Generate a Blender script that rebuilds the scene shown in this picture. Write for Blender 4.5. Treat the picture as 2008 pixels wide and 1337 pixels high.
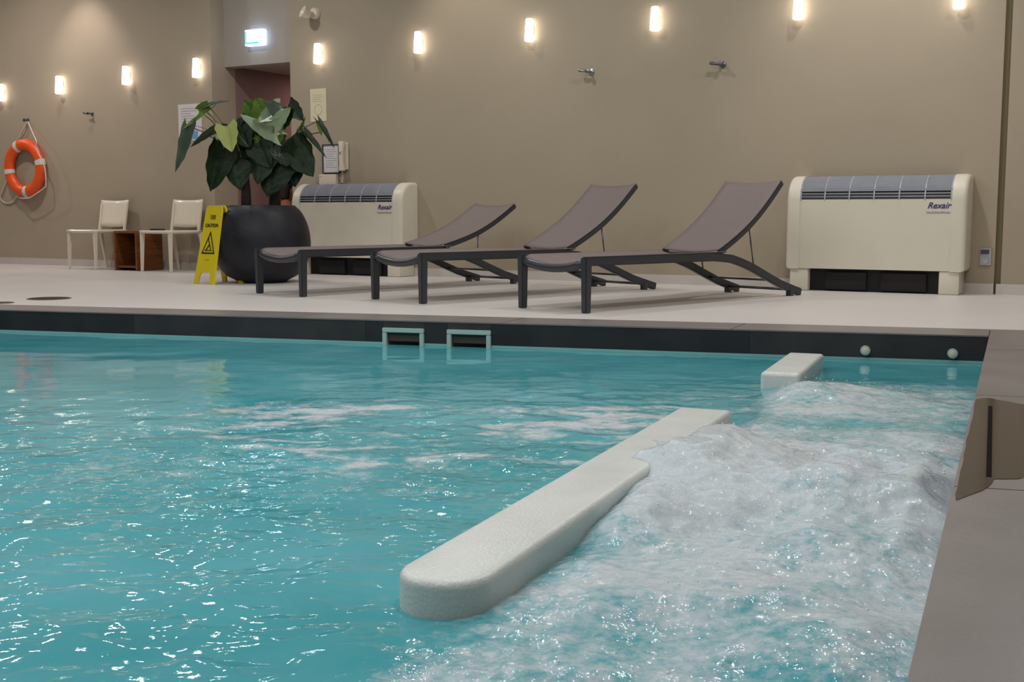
import bpy, bmesh, math, random
import numpy as np
from mathutils import Vector, Matrix, Euler

for o in list(bpy.data.objects):
    bpy.data.objects.remove(o, do_unlink=True)
sc = bpy.context.scene
COL = sc.collection
random.seed(7)
R = math.radians

# ------------------------------------------------------------------ camera
FPX, CAMH, HORIZ = 2285.0, 0.60, 418.0
PITCH = math.atan((668.5 - HORIZ) / FPX)
cam_d = bpy.data.cameras.new('camera')
cam = bpy.data.objects.new('camera', cam_d)
COL.objects.link(cam)
cam_d.sensor_fit = 'HORIZONTAL'
cam_d.sensor_width = 36.0
cam_d.lens = 36.0 * FPX / 2008.0
cam_d.clip_start = 0.05
cam_d.clip_end = 200
cam.location = (0, 0, CAMH)
cam.rotation_euler = (math.pi / 2 - PITCH, 0, 0)
sc.camera = cam

# ------------------------------------------------------------------ world, exposure
sc.view_settings.view_transform = 'Standard'
sc.view_settings.look = 'None'
sc.view_settings.gamma = 1.0
sc.view_settings.use_curve_mapping = False
sc.view_settings.exposure = 0.0
sc.cycles.max_bounces = 4
sc.cycles.diffuse_bounces = 3
sc.cycles.glossy_bounces = 2
sc.cycles.transmission_bounces = 2
sc.cycles.use_denoising = True
sc.cycles.use_adaptive_sampling = True
sc.cycles.adaptive_threshold = 0.08
world = bpy.data.worlds.new('world')
sc.world = world
world.use_nodes = True
world.node_tree.nodes['Background'].inputs[0].default_value = (1.0, 0.93, 0.86, 1)
world.node_tree.nodes['Background'].inputs[1].default_value = 0.03

# ------------------------------------------------------------------ helpers: pixels of the photo to points of the place
CP, SP = math.cos(PITCH), math.sin(PITCH)
def ray(px, py):
    x = (px - 1004.0) / FPX
    u = -(py - 668.5) / FPX
    return Vector((x, CP + u * SP, -SP + u * CP))
CAMP = Vector((0, 0, CAMH))
def at(px, py, z=0.0):
    d = ray(px, py)
    return CAMP + d * ((z - CAMH) / d.z)
def on_plane(px, py, p0, n):
    d = ray(px, py)
    return CAMP + d * ((p0 - CAMP).dot(n) / d.dot(n))
def at_y(px, py, y):
    d = ray(px, py)
    return CAMP + d * (y / d.y)

# the long wall
wa, wb = at(1054, 548.5), at(1907, 575.5)
WU = (wb - wa).normalized()                      # along the wall, to the right
WA = math.atan2(WU.y, WU.x)
WN = Vector((WU.y, -WU.x, 0))                    # out of the wall, into the room
t577 = on_plane(577, 534, wa, WN)
WO = Vector((t577.x, t577.y, 0))                 # foot of the wall at the doorway's right edge
LEFT_OFF = 0.15                                  # the left stretch of wall stands further into the room
def wall_pt(px, py, off=0.0):
    return on_plane(px, py, WO + WN * off, WN)
def wt(px, py=400, off=0.0):
    return (wall_pt(px, py, off) - WO).dot(WU)
def WP(t, n, z):
    return WO + WU * t + WN * n + Vector((0, 0, z))

# the pool
WATER_Z = -0.14
TILE_B = -0.127
PB = at(1939, 658.5); PBL = at(0, 607); PBN = at(1775, 1337)
PV = (PBL - PB).normalized()                     # along the far edge, to the left
PE = (PBN - PB).normalized()                     # along the right edge, towards the viewer
PV_A, PE_A = math.atan2(PV.y, PV.x), math.atan2(PE.y, PE.x)
FN = Vector((PV.y, -PV.x, 0))
if FN.dot(PE) < 0: FN = -FN                      # out of the far pool wall, into the pool
def PQ(p, q, z=0.0):
    return PB + PV * p + PE * q + Vector((0, 0, z))
def far_p(px, py):
    return (on_plane(px, py, PB, FN) - PB).dot(PV)

# ------------------------------------------------------------------ lights (ceiling downlights and wall spots)
CEIL = 3.45
HEAD_L = wall_pt(500, 127, -0.05).z + 0.01

def disk(loc, power, size, col, aim=None, spread=None):
    l = bpy.data.lights.new('downlight', 'AREA')
    l.shape = 'DISK'; l.size = size; l.energy = power; l.color = col
    if spread: l.spread = spread
    o = bpy.data.objects.new('downlight', l); COL.objects.link(o)
    o.location = loc
    if aim is not None:
        o.rotation_euler = (Vector(aim) - Vector(loc)).to_track_quat('-Z', 'Y').to_euler()
    return o
def spot(loc, aim, power, col, ang=80, blend=0.8, rad=0.05):
    l = bpy.data.lights.new('wall_spot', 'SPOT')
    l.energy = power; l.color = col; l.spot_size = R(ang); l.spot_blend = blend; l.shadow_soft_size = rad
    o = bpy.data.objects.new('wall_spot', l); COL.objects.link(o)
    o.location = loc
    o.rotation_euler = (Vector(aim) - Vector(loc)).to_track_quat('-Z', 'Y').to_euler()
WARM = (1.0, 0.90, 0.80); NEUT = (1.0, 0.985, 0.97)
# over the deck, along the wall
for t, n, w in ((-6.0, 1.5, 32), (-3.2, 1.5, 34), (0.0, 1.6, 25), (2.9, 1.6, 27), (5.6, 1.6, 28), (7.6, 1.6, 25)):
    disk(WP(t, n, CEIL - 0.02), w, 0.2, (1.0, 0.93, 0.90) if t < -1 else NEUT)
# over the pool
for p, q in ((0.4, 1.2), (2.6, 1.0), (4.8, 0.8), (7.0, 0.8), (0.4, 3.6), (2.6, 3.6), (4.8, 3.6), (7.0, 3.6), (0.4, 6.0), (2.6, 6.0), (4.8, 6.0),
             (1.5, 2.4), (3.7, 2.2), (5.9, 2.2), (1.5, 4.8), (3.7, 4.8), (5.9, 4.8)):  # this row added for more glints on the water
    disk(PQ(p, q, CEIL - 0.02), 16.5, 0.2, NEUT)
# pinkish lamps added under the corridor ceiling to brighten it
for n in (-1.6, -3.6):
    disk(WP(-0.35, n, HEAD_L), 8.0, 0.16, (1.0, 0.70, 0.64))
# spots washing the wall
spot(WP(wt(170, 0, LEFT_OFF), 0.75, CEIL - 0.1), WP(wt(170, 0, LEFT_OFF), 0.15, 1.6), 42, (1.0, 0.88, 0.82))
spot(WP(wt(900, 0), 0.75, CEIL - 0.1), WP(wt(930, 0), 0.0, 1.6), 30, WARM)
spot(WP(wt(1720, 0), 0.75, CEIL - 0.1), WP(wt(1700, 0), 0.0, 1.6), 48, (1.0, 0.97, 0.92))

# ------------------------------------------------------------------ materials
def srgb(r, g, b):
    f = lambda c: (c / 255 / 12.92) if c / 255 <= 0.04045 else ((c / 255 + 0.055) / 1.055) ** 2.4
    return (f(r), f(g), f(b), 1)
MATS = {}
def mat(name, col, rough=0.5, metal=0.0, spec=0.5, var=0.0, vscale=8.0, bump=0.0, bscale=60.0, col2=None, emit=None, estr=0.0, stretch=None, coat=0.0, ior=1.5):
    if name in MATS: return MATS[name]
    m = bpy.data.materials.new(name); m.use_nodes = True
    nt = m.node_tree; b = nt.nodes['Principled BSDF']
    b.inputs['Roughness'].default_value = rough
    b.inputs['Metallic'].default_value = metal
    b.inputs['Specular IOR Level'].default_value = spec
    b.inputs['IOR'].default_value = ior
    if coat: b.inputs['Coat Weight'].default_value = coat
    b.inputs['Base Color'].default_value = col
    tc = nt.nodes.new('ShaderNodeTexCoord')
    src = tc.outputs['Object']
    if stretch:
        mp = nt.nodes.new('ShaderNodeMapping'); mp.inputs['Scale'].default_value = stretch
        nt.links.new(src, mp.inputs['Vector']); src = mp.outputs['Vector']
    if var or col2:
        n = nt.nodes.new('ShaderNodeTexNoise'); n.inputs['Scale'].default_value = vscale; n.inputs['Detail'].default_value = 5
        nt.links.new(src, n.inputs['Vector'])
        ramp = nt.nodes.new('ShaderNodeValToRGB')
        ramp.color_ramp.elements[0].position = 0.3; ramp.color_ramp.elements[1].position = 0.7
        c2 = col2 or tuple(min(1, c * (1 + var)) for c in col[:3]) + (1,)
        c1 = col if col2 else tuple(c * (1 - var) for c in col[:3]) + (1,)
        ramp.color_ramp.elements[0].color = c1; ramp.color_ramp.elements[1].color = c2
        nt.links.new(n.outputs['Fac'], ramp.inputs['Fac'])
        nt.links.new(ramp.outputs['Color'], b.inputs['Base Color'])
    if bump:
        n2 = nt.nodes.new('ShaderNodeTexNoise'); n2.inputs['Scale'].default_value = bscale; n2.inputs['Detail'].default_value = 4
        nt.links.new(src, n2.inputs['Vector'])
        bp = nt.nodes.new('ShaderNodeBump'); bp.inputs['Strength'].default_value = bump; bp.inputs['Distance'].default_value = 0.01
        nt.links.new(n2.outputs['Fac'], bp.inputs['Height'])
        nt.links.new(bp.outputs['Normal'], b.inputs['Normal'])
    if emit:
        b.inputs['Emission Color'].default_value = emit
        b.inputs['Emission Strength'].default_value = estr
    MATS[name] = m
    return m

M_wall = mat('tan_wall_paint', srgb(164, 150, 130), 0.75, var=0.03, vscale=1.5, bump=0.06, bscale=150)
M_header = mat('wall_paint_lit_grey', srgb(166, 156, 146), 0.7, var=0.02, bump=0.05, bscale=150)  # greyer tone puts the door panel's different lighting into the colour
M_corr = mat('mauve_corridor_paint', srgb(140, 112, 108), 0.7, var=0.03, vscale=2)
M_ceil = mat('ceiling_paint', srgb(205, 198, 188), 0.8, var=0.02)
M_groove = mat('olive_joint', srgb(120, 106, 78), 0.7)
M_deck = mat('pale_deck_tile', srgb(208, 202, 198), 0.42, var=0.04, vscale=1.2, bump=0.03, bscale=80)
M_skirt = mat('pale_skirting', srgb(196, 188, 182), 0.5, var=0.03)
M_coping = mat('mauve_grey_stone', srgb(122, 116, 115), 0.32, var=0.12, vscale=3.0, bump=0.12, bscale=40)
M_bed = mat('grout_bed', srgb(70, 62, 58), 0.8)
M_tile = mat('black_pool_tile', srgb(44, 41, 44), 0.35, var=0.25, vscale=4, bump=0.05, bscale=30)
M_tile2 = mat('charcoal_pool_tile', srgb(54, 50, 52), 0.38, var=0.25, vscale=4, bump=0.05, bscale=30)
M_liner = mat('teal_liner', srgb(130, 185, 182), 0.4, var=0.05)
M_frame = mat('grey_green_plastic', srgb(168, 190, 184), 0.4, var=0.03)
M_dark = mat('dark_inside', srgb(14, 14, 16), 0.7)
M_slab = mat('white_wet_slab', srgb(206, 209, 206), 0.3, var=0.05, vscale=9, bump=0.18, bscale=130)
M_cream = mat('cream_enamel', srgb(214, 207, 190), 0.38, var=0.015, vscale=3)
M_grille = mat('blue_grey_grille', srgb(158, 160, 168), 0.4, var=0.05, vscale=12)
M_grille_d = mat('dark_grille_slot', srgb(58, 60, 66), 0.5)
M_blue = mat('blue_print', srgb(44, 34, 110), 0.5)
M_grey = mat('grey_print', srgb(150, 146, 140), 0.6)
M_metal_d = mat('dark_slate_powdercoat', srgb(50, 52, 58), 0.33, var=0.06, vscale=30, spec=0.6)
M_sling = mat('mauve_brown_sling', srgb(120, 108, 106), 0.62, var=0.08, vscale=60, bump=0.3, bscale=400)
M_chairw = mat('ivory_gloss_plastic', srgb(226, 216, 198), 0.12, coat=0.3)
M_wood = mat('brown_wood', srgb(128, 74, 32), 0.5, col2=srgb(98, 54, 24), vscale=5, stretch=(1, 1, 9))
M_yellow = mat('yellow_sign_plastic', srgb(226, 204, 26), 0.4)
M_black = mat('black_print', srgb(34, 34, 22), 0.6)
M_pot = mat('anthracite_pot', srgb(31, 31, 39), 0.5, spec=0.35, var=0.4, vscale=6, bump=0.2, bscale=25)
M_soil = mat('potting_soil', srgb(40, 30, 24), 0.9, bump=0.6, bscale=40)
M_trunk = mat('dark_bark', srgb(48, 36, 34), 0.85, var=0.3, vscale=30, bump=0.5, bscale=60)
M_leaf_d = mat('dark_leaf', srgb(15, 28, 15), 0.38, spec=0.2, col2=srgb(32, 52, 25), vscale=10, bump=0.2, bscale=30)
M_leaf_m = mat('green_leaf', srgb(78, 108, 40), 0.38, spec=0.25, col2=srgb(108, 132, 52), vscale=10, bump=0.2, bscale=30)
M_leaf_p = mat('pale_leaf', srgb(128, 146, 112), 0.45, col2=srgb(150, 164, 132), vscale=10, bump=0.2, bscale=30)
M_leaf_y = mat('yellow_green_leaf', srgb(150, 160, 76), 0.45, col2=srgb(172, 178, 96), vscale=10)
M_leaf_g = mat('grey_green_leaf', srgb(58, 72, 62), 0.42, spec=0.2, col2=srgb(74, 88, 76), vscale=10)
M_stem = mat('leaf_stalk', srgb(118, 110, 70), 0.5)
M_orange = mat('orange_buoy', srgb(232, 84, 26), 0.4, var=0.05, vscale=10)
M_band = mat('white_band', srgb(206, 206, 198), 0.5)
M_rope = mat('white_rope', srgb(214, 196, 184), 0.8, bump=0.4, bscale=300)
M_chrome = mat('brushed_steel', srgb(170, 172, 176), 0.25, metal=1.0)
M_hook = mat('dark_steel', srgb(110, 112, 120), 0.3, metal=0.8)
M_paper = mat('white_paper', srgb(214, 208, 210), 0.7, var=0.02)
M_papery = mat('yellowed_paper', srgb(216, 208, 178), 0.7, var=0.03)
M_paperb = mat('blue_print_block', srgb(112, 160, 200), 0.6)
M_ivory = mat('ivory_plastic', srgb(222, 208, 190), 0.4)
M_glass = mat('lit_frosted_glass', srgb(255, 250, 240), 0.3, emit=(1.0, 0.9, 0.78, 1), estr=5.5)
M_exit = mat('lit_sign_face', srgb(240, 250, 255), 0.3, emit=(0.86, 0.93, 1.0, 1), estr=12.0)
M_exitg = mat('lit_sign_green', srgb(60, 200, 150), 0.3, emit=(0.12, 0.95, 0.62, 1), estr=1.0)
M_exitb = mat('halo_sign_housing', srgb(200, 214, 240), 0.3, emit=(0.50, 0.66, 1.0, 1), estr=3.6)  # bluish glow added so the housing throws a halo on the wall
M_skin = mat('skin', srgb(176, 112, 84), 0.5)
M_hair = mat('black_hair', srgb(20, 17, 18), 0.45)
M_shirt = mat('white_shirt', srgb(206, 196, 188), 0.8)
M_trouser = mat('dark_trousers', srgb(40, 38, 44), 0.85)
M_drain = mat('drain_steel', srgb(92, 80, 74), 0.35, metal=0.6)
M_puddle = mat('standing_water', srgb(64, 55, 47), 0.12, spec=0.3, ior=1.33, bump=0.02, bscale=14)

# ------------------------------------------------------------------ mesh helpers
def new_obj(name, me, parent=None, m=None):
    o = bpy.data.objects.new(name, me); COL.objects.link(o)
    if parent: o.parent = parent
    if m is not None and me is not None: me.materials.append(m)
    return o
def obj(name, bm, m, parent=None, smooth=False, loc=None, rz=None):
    me = bpy.data.meshes.new(name)
    bmesh.ops.recalc_face_normals(bm, faces=bm.faces)
    if smooth:
        for f in bm.faces: f.smooth = True
    bm.to_mesh(me); bm.free()
    if smooth == 'auto':
        me.set_sharp_from_angle(angle=R(35))
    o = new_obj(name, me, parent, m)
    if loc is not None: o.location = loc
    if rz is not None: o.rotation_euler = (0, 0, rz)
    return o
def tag(o, label, cat, group=None, kind=None):
    o['label'] = label; o['category'] = cat
    if group: o['group'] = group
    if kind: o['kind'] = kind
    return o
def struct(o, label=None):
    o['kind'] = 'structure'
    if label: o['label'] = label
    return o
def thing(name, label, cat, loc=(0, 0, 0), rz=0.0, group=None):
    o = bpy.data.objects.new(name, None); COL.objects.link(o)
    o.empty_display_size = 0.1
    o.location = loc; o.rotation_euler = (0, 0, rz)
    return tag(o, label, cat, group)
def box(bm, x0, x1, y0, y1, z0, z1, bev=0.0, seg=2):
    r = bmesh.ops.create_cube(bm, size=1.0)
    vs = r['verts']
    for v in vs:
        v.co = Vector(((x0 + x1) / 2 + v.co.x * (x1 - x0), (y0 + y1) / 2 + v.co.y * (y1 - y0), (z0 + z1) / 2 + v.co.z * (z1 - z0)))
    if bev > 0:
        es = list({e for v in vs for e in v.link_edges})
        bmesh.ops.bevel(bm, geom=es, offset=bev, segments=seg, affect='EDGES', profile=0.5)
    return bm
def bx(x0, x1, y0, y1, z0, z1, bev=0.0, seg=2):
    return box(bmesh.new(), x0, x1, y0, y1, z0, z1, bev, seg)
def tube(bm, pts, r, seg=8, cap=True, flat=None):
    """tube through points; r a number or list; flat=(w,h) gives a rectangular bar"""
    pts = [Vector(p) for p in pts]
    n = len(pts)
    rr = r if isinstance(r, (list, tuple)) else [r] * n
    rings = []
    for i, p in enumerate(pts):
        d = (pts[min(i + 1, n - 1)] - pts[max(i - 1, 0)]).normalized()
        up = Vector((0, 0, 1)) if abs(d.z) < 0.92 else Vector((0, 1, 0))
        s = d.cross(up).normalized(); u = s.cross(d).normalized()
        ring = []
        if flat:
            w, h = flat
            k = rr[i] if isinstance(r, (list, tuple)) else 1
            for a, b in ((-1, -1), (1, -1), (1, 1), (-1, 1)):
                ring.append(bm.verts.new(p + s * (a * w / 2 * k) + u * (b * h / 2 * k)))
        else:
            for j in range(seg):
                a = 2 * math.pi * j / seg
                ring.append(bm.verts.new(p + s * (math.cos(a) * rr[i]) + u * (math.sin(a) * rr[i])))
        rings.append(ring)
    m = len(rings[0])
    for i in range(n - 1):
        for j in range(m):
            bm.faces.new((rings[i][j], rings[i][(j + 1) % m], rings[i + 1][(j + 1) % m], rings[i + 1][j]))
    if cap:
        bm.faces.new(rings[0][::-1]); bm.faces.new(rings[-1])
    return bm
def lathe(bm, prof, seg=24, center=(0, 0, 0), cap=True):
    c = Vector(center); rings = []
    for r, z in prof:
        if r < 1e-6:
            rings.append([bm.verts.new(c + Vector((0, 0, z)))])
        else:
            rings.append([bm.verts.new(c + Vector((r * math.cos(2 * math.pi * j / seg), r * math.sin(2 * math.pi * j / seg), z))) for j in range(seg)])
    for a, b in zip(rings[:-1], rings[1:]):
        if len(a) == 1 and len(b) == 1: continue
        for j in range(seg):
            k = (j + 1) % seg
            if len(a) == 1: bm.faces.new((a[0], b[k], b[j]))
            elif len(b) == 1: bm.faces.new((a[j], a[k], b[0]))
            else: bm.faces.new((a[j], a[k], b[k], b[j]))
    if cap:
        if len(rings[0]) > 1: bm.faces.new(rings[0][::-1])
        if len(rings[-1]) > 1: bm.faces.new(rings[-1])
    return bm
def prism(bm, poly, z0, z1):
    """poly: list of (x,y); extruded in z"""
    lo = [bm.verts.new((x, y, z0)) for x, y in poly]; hi = [bm.verts.new((x, y, z1)) for x, y in poly]
    n = len(poly)
    bm.faces.new(lo[::-1]); bm.faces.new(hi)
    for i in range(n):
        bm.faces.new((lo[i], lo[(i + 1) % n], hi[(i + 1) % n], hi[i]))
    return bm
def extrude_profile(bm, prof, x0, x1):
    """prof: list of (y,z), extruded along x"""
    a = [bm.verts.new((x0, y, z)) for y, z in prof]; b = [bm.verts.new((x1, y, z)) for y, z in prof]
    n = len(prof)
    bm.faces.new(a); bm.faces.new(b[::-1])
    for i in range(n):
        bm.faces.new((a[i], a[(i + 1) % n], b[(i + 1) % n], b[i]))
    return bm
def text_mesh(name, s, size, m, parent, matrix, shear=0.0, extrude=0.001, align='CENTER', bold=0.0):
    c = bpy.data.curves.new(name, 'FONT'); c.body = s; c.size = size; c.shear = shear; c.extrude = extrude
    c.align_x = align; c.align_y = 'CENTER'; c.offset = bold
    tmp = bpy.data.objects.new(name + '_tmp', c); COL.objects.link(tmp)
    dg = bpy.context.evaluated_depsgraph_get()
    me = bpy.data.meshes.new_from_object(tmp.evaluated_get(dg))
    bpy.data.objects.remove(tmp, do_unlink=True)
    me.name = name; me.materials.clear()
    o = new_obj(name, me, parent, m); o.matrix_local = matrix
    return o
FACE = Matrix.Rotation(math.pi / 2, 4, 'X')       # text standing up, read from -Y

# ================================================================== THE SETTING
# floor: ring of deck around the pool and its coping
PL, QL = 8.0, 8.6                                 # pool length along the far edge / along the right edge
CF, CR = 0.36, 0.95                               # coping widths
def ring_floor():
    bm = bmesh.new()
    ps = [-8.0, -CR, PL + 0.4, 20.0]; qs = [-11.0, -CF, QL + 0.4, 11.0]
    for i in range(3):
        for j in range(3):
            if i == 1 and j == 1: continue
            c = [PQ(ps[i], qs[j]), PQ(ps[i + 1], qs[j]), PQ(ps[i + 1], qs[j + 1]), PQ(ps[i], qs[j + 1])]
            prism(bm, [(v.x, v.y) for v in c], -0.12, 0.0)
    bmesh.ops.remove_doubles(bm, verts=bm.verts, dist=0.0005)
    return bm
struct(obj('floor', ring_floor(), M_deck), 'pale tiled pool deck')

# coping slabs
cop = bpy.data.objects.new('coping', None); COL.objects.link(cop)
struct(cop, 'mauve grey stone coping around the pool')
def slab_pq(name, p0, p1, q0, q1, m, parent, z0=-0.007, z1=0.0, g=0.0015):
    c = [PQ(p0 + g, q0 + g), PQ(p1 - g, q0 + g), PQ(p1 - g, q1 - g), PQ(p0 + g, q1 - g)]
    bm = prism(bmesh.new(), [(v.x, v.y) for v in c], z0, z1)
    es = [e for e in bm.edges if abs(e.verts[0].co.z - z1) < 1e-5 and abs(e.verts[1].co.z - z1) < 1e-5]
    bmesh.ops.bevel(bm, geom=es, offset=0.002, segments=2, affect='EDGES')
    return obj(name, bm, m, parent)
p = 0.0
while p < PL:
    slab_pq('coping_slab', p, min(p + 1.25, PL), -CF, 0.0, M_coping, cop); p += 1.25
slab_pq('coping_slab', -CR, 0.0, -CF, 0.62, M_coping, cop)
q = 0.62
for k in range(6):
    slab_pq('coping_slab', -CR, 0.0, q, q + 1.42, M_coping, cop); q += 1.42
bm = bmesh.new()
for (p0, p1, q0, q1) in ((-CR, PL + 0.4, -CF, -0.01), (-CR, -0.01, -0.01, QL + 0.4), (PL + 0.01, PL + 0.4, -0.01, QL + 0.4), (-0.01, PL + 0.01, QL + 0.01, QL + 0.4)):
    c = [PQ(p0, q0), PQ(p1, q0), PQ(p1, q1), PQ(p0, q1)]
    prism(bm, [(v.x, v.y) for v in c], -0.12, -0.0075)
obj('mortar_bed', bm, M_bed, cop)

# pool walls: black tiles with a liner below, two openings for the skimmers
SK = [(far_p(832, 670), far_p(751, 670)), (far_p(963, 672), far_p(877, 672))]       # (right p, left p)
SK_TOP = [on_plane(790, 642.5, PB, FN).z, on_plane(920, 647.5, PB, FN).z]
sk_top = sum(SK_TOP) / 2
pool = bpy.data.objects.new('wall_pool_far', None); COL.objects.link(pool)
struct(pool, 'black tiled rim of the far pool wall')
def far_box(p0, p1, z0, z1, d0, d1, m, name, parent, g=0.0008, bev=0.0):
    """box on the far pool wall; d = distance out of the wall into the pool"""
    a = PB + PV * (p0 + g) + FN * d0; b = PB + PV * (p1 - g) + FN * d0
    c = PB + PV * (p1 - g) + FN * d1; d = PB + PV * (p0 + g) + FN * d1
    bm = prism(bmesh.new(), [(v.x, v.y) for v in (a, b, c, d)], z0, z1)
    if bev: bmesh.ops.bevel(bm, geom=list(bm.edges), offset=bev, segments=2, affect='EDGES')
    return obj(name, bm, m, parent)
cuts = [0.0, far_p(1470, 660), SK[1][0], SK[1][1], SK[0][0], SK[0][1], far_p(716, 650), far_p(262, 630), far_p(262, 630) + 1.55, PL]
for i in range(len(cuts) - 1):
    a, b = cuts[i], cuts[i + 1]
    over = any(abs(a - s[0]) < 1e-6 for s in SK)
    far_box(a, b, sk_top if over else TILE_B, -0.0072, -0.03, -0.004, M_tile if i % 2 else M_tile2, 'tile', pool)
    if not over:
        far_box(a, b, -1.3, TILE_B, -0.03, -0.002, M_liner, 'liner', pool, g=0.0)
    else:
        far_box(a, b, -1.3, sk_top - 0.2, -0.03, -0.002, M_liner, 'liner', pool, g=0.0)
def quad_wall(name, c0, c1, off, z0, z1, m):
    d = (c1 - c0).normalized(); n = Vector((d.y, -d.x, 0)) * off
    bm = prism(bmesh.new(), [(v.x, v.y) for v in (c0, c1, c1 + n, c0 + n)], z0, z1)
    return obj(name, bm, m)
struct(quad_wall('wall_pool_right', PQ(-0.004, 0), PQ(-0.004, QL), -0.03, -1.3, -0.0072, M_tile2))
struct(quad_wall('wall_pool_left', PQ(PL, 0), PQ(PL, QL), 0.03, -1.3, -0.0072, M_tile2))
struct(quad_wall('wall_pool_near', PQ(0, QL), PQ(PL, QL), -0.03, -1.3, -0.0072, M_tile2))
c = [PQ(-.02, -.02), PQ(PL + .02, -.02), PQ(PL + .02, QL + .02), PQ(-.02, QL + .02)]
struct(obj('floor_pool', prism(bmesh.new(), [(v.x, v.y) for v in c], -1.4, -1.3), M_liner), 'pool bottom')

# walls of the room
def wbox(name, t0, t1, n0, n1, z0, z1, m, parent=None):
    a, b, c, d = WP(t0, n0, 0), WP(t1, n0, 0), WP(t1, n1, 0), WP(t0, n1, 0)
    return obj(name, prism(bmesh.new(), [(v.x, v.y) for v in (a, b, c, d)], z0, z1), m, parent)
TG0, TG1 = wt(1951, 500), wt(1964.5, 500)
TL = wt(419, 300, LEFT_OFF)                       # right end of the left stretch of wall
HEAD_Z = wall_pt(500, 127, -0.05).z
struct(wbox('wall_back', 0.0, TG0, -0.2, 0.0, 0, CEIL, M_wall), 'long tan wall behind the loungers')
struct(wbox('wall_right', TG1, 9.5, -0.2, 0.0, 0, CEIL, M_wall), 'tan wall right of the vertical joint')
struct(wbox('trim_1', TG0, TG1, -0.2, -0.035, 0, CEIL, M_groove), 'olive brown vertical joint in the wall')
struct(wbox('wall_left', -8.5, TL, -0.2, LEFT_OFF, 0, CEIL, M_wall), 'tan wall with the life ring')
struct(wbox('wall_entrance', TL, 0.0, -0.2, -0.05, HEAD_Z, CEIL, M_header), 'wall panel above the doorway, different light put into its grey tone')
struct(wbox('wall_corridor_left', TL - 0.2, TL, -5.0, -0.2, 0, CEIL, M_corr), 'mauve corridor wall')
struct(wbox('wall_corridor_right', 0.0, 0.2, -5.0, -0.2, 0, CEIL, M_corr), 'corridor wall on the right')
struct(wbox('wall_corridor_end', TL - 0.2, 0.2, -5.2, -5.0, 0, CEIL, M_corr), 'far wall of the corridor')
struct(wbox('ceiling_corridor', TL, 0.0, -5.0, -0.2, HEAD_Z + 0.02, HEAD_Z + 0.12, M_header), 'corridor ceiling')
SKH = 0.078
struct(wbox('baseboard_back', 0.0, TG0, 0.0, 0.012, 0, SKH, M_skirt), 'pale tiled skirting')
struct(wbox('baseboard_right', TG1 - 0.03, 9.5, 0.0, 0.012, 0, SKH, M_skirt), 'pale tiled skirting right of the joint')
struct(wbox('baseboard_left', -8.5, TL, LEFT_OFF, LEFT_OFF + 0.012, 0, SKH, M_skirt), 'pale tiled skirting under the life ring')
bmc = bmesh.new()
cc = [WP(-8.7, -0.2, 0), WP(9.7, -0.2, 0), WP(9.7, 15, 0), WP(-8.7, 15, 0)]
prism(bmc, [(v.x, v.y) for v in cc], CEIL, CEIL + 0.1)
struct(obj('ceiling', bmc, M_ceil))
struct(wbox('wall_side_left', -8.7, -8.5, -0.2, 15, -0.1, CEIL, M_wall))
struct(wbox('wall_side_right', 9.5, 9.7, -0.2, 15, -0.1, CEIL, M_wall))
struct(wbox('wall_front', -8.7, 9.7, 15, 15.2, -0.1, CEIL, M_wall))

# ================================================================== POOL FITTINGS
def skimmer(i, label):
    p0, p1 = SK[i]
    w = p1 - p0; top = sk_top; bot = sk_top - 0.2; b = 0.026
    t = thing('pool_skimmer', label, 'skimmer', group='skimmers in the far pool wall')
    far_box(p0, p1, top - b, top, -0.03, 0.012, M_frame, 'frame_rail', t, 0, 0.003)
    far_box(p0, p0 + b, bot, top - b, -0.03, 0.012, M_frame, 'frame_post', t, 0, 0.003)
    far_box(p1 - b, p1, bot, top - b, -0.03, 0.012, M_frame, 'frame_post', t, 0, 0.003)
    far_box(p0, p1, bot - b, bot, -0.03, 0.012, M_frame, 'frame_rail', t, 0, 0.003)
    bm = bmesh.new()
    D = -0.42
    for (a0, a1, z0, z1, d0, d1) in ((p0 + b - .01, p0 + b, bot, top - b, D, -0.03), (p1 - b, p1 - b + .01, bot, top - b, D, -0.03),
                                     (p0 + b, p1 - b, top - b, top - b + .01, D, -0.03), (p0 + b - .01, p1 - b + .01, bot, top - b + .01, D - .01, D)):
        a = PB + PV * a0 + FN * d0; bb = PB + PV * a1 + FN * d0; c = PB + PV * a1 + FN * d1; d = PB + PV * a0 + FN * d1
        prism(bm, [(v.x, v.y) for v in (a, bb, c, d)], z0, z1)
    obj('throat', bm, M_frame, t)
    return t
skimmer(0, 'left of the two square grey-green skimmer openings at the waterline')
skimmer(1, 'right of the two square grey-green skimmer openings at the waterline')

def knob(px, py, label):
    c = on_plane(px, py, PB, FN)
    t = thing('air_button', label, 'button', c, math.atan2(FN.y, FN.x) + math.pi / 2, 'round buttons on the black pool tiles')
    r = 0.0255
    b = lathe(bmesh.new(), [(r, 0), (r, 0.008), (r * .92, 0.012), (r * .7, 0.0135)], 24)
    bmesh.ops.rotate(b, verts=b.verts, cent=(0, 0, 0), matrix=Matrix.Rotation(math.pi / 2, 3, 'X'))
    obj('rim', b, M_frame, t, 'auto')
    b = lathe(bmesh.new(), [(r * .68, 0.010), (r * .66, 0.015), (r * .4, 0.0175), (0, 0.018)], 24)
    bmesh.ops.rotate(b, verts=b.verts, cent=(0, 0, 0), matrix=Matrix.Rotation(math.pi / 2, 3, 'X'))
    obj('cap', b, M_ivory, t, 'auto')
knob(1697, 687, 'round pale button on the black tiles nearer the white slab')
knob(1868, 693, 'round pale button on the black tiles nearest the pool corner')

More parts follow.
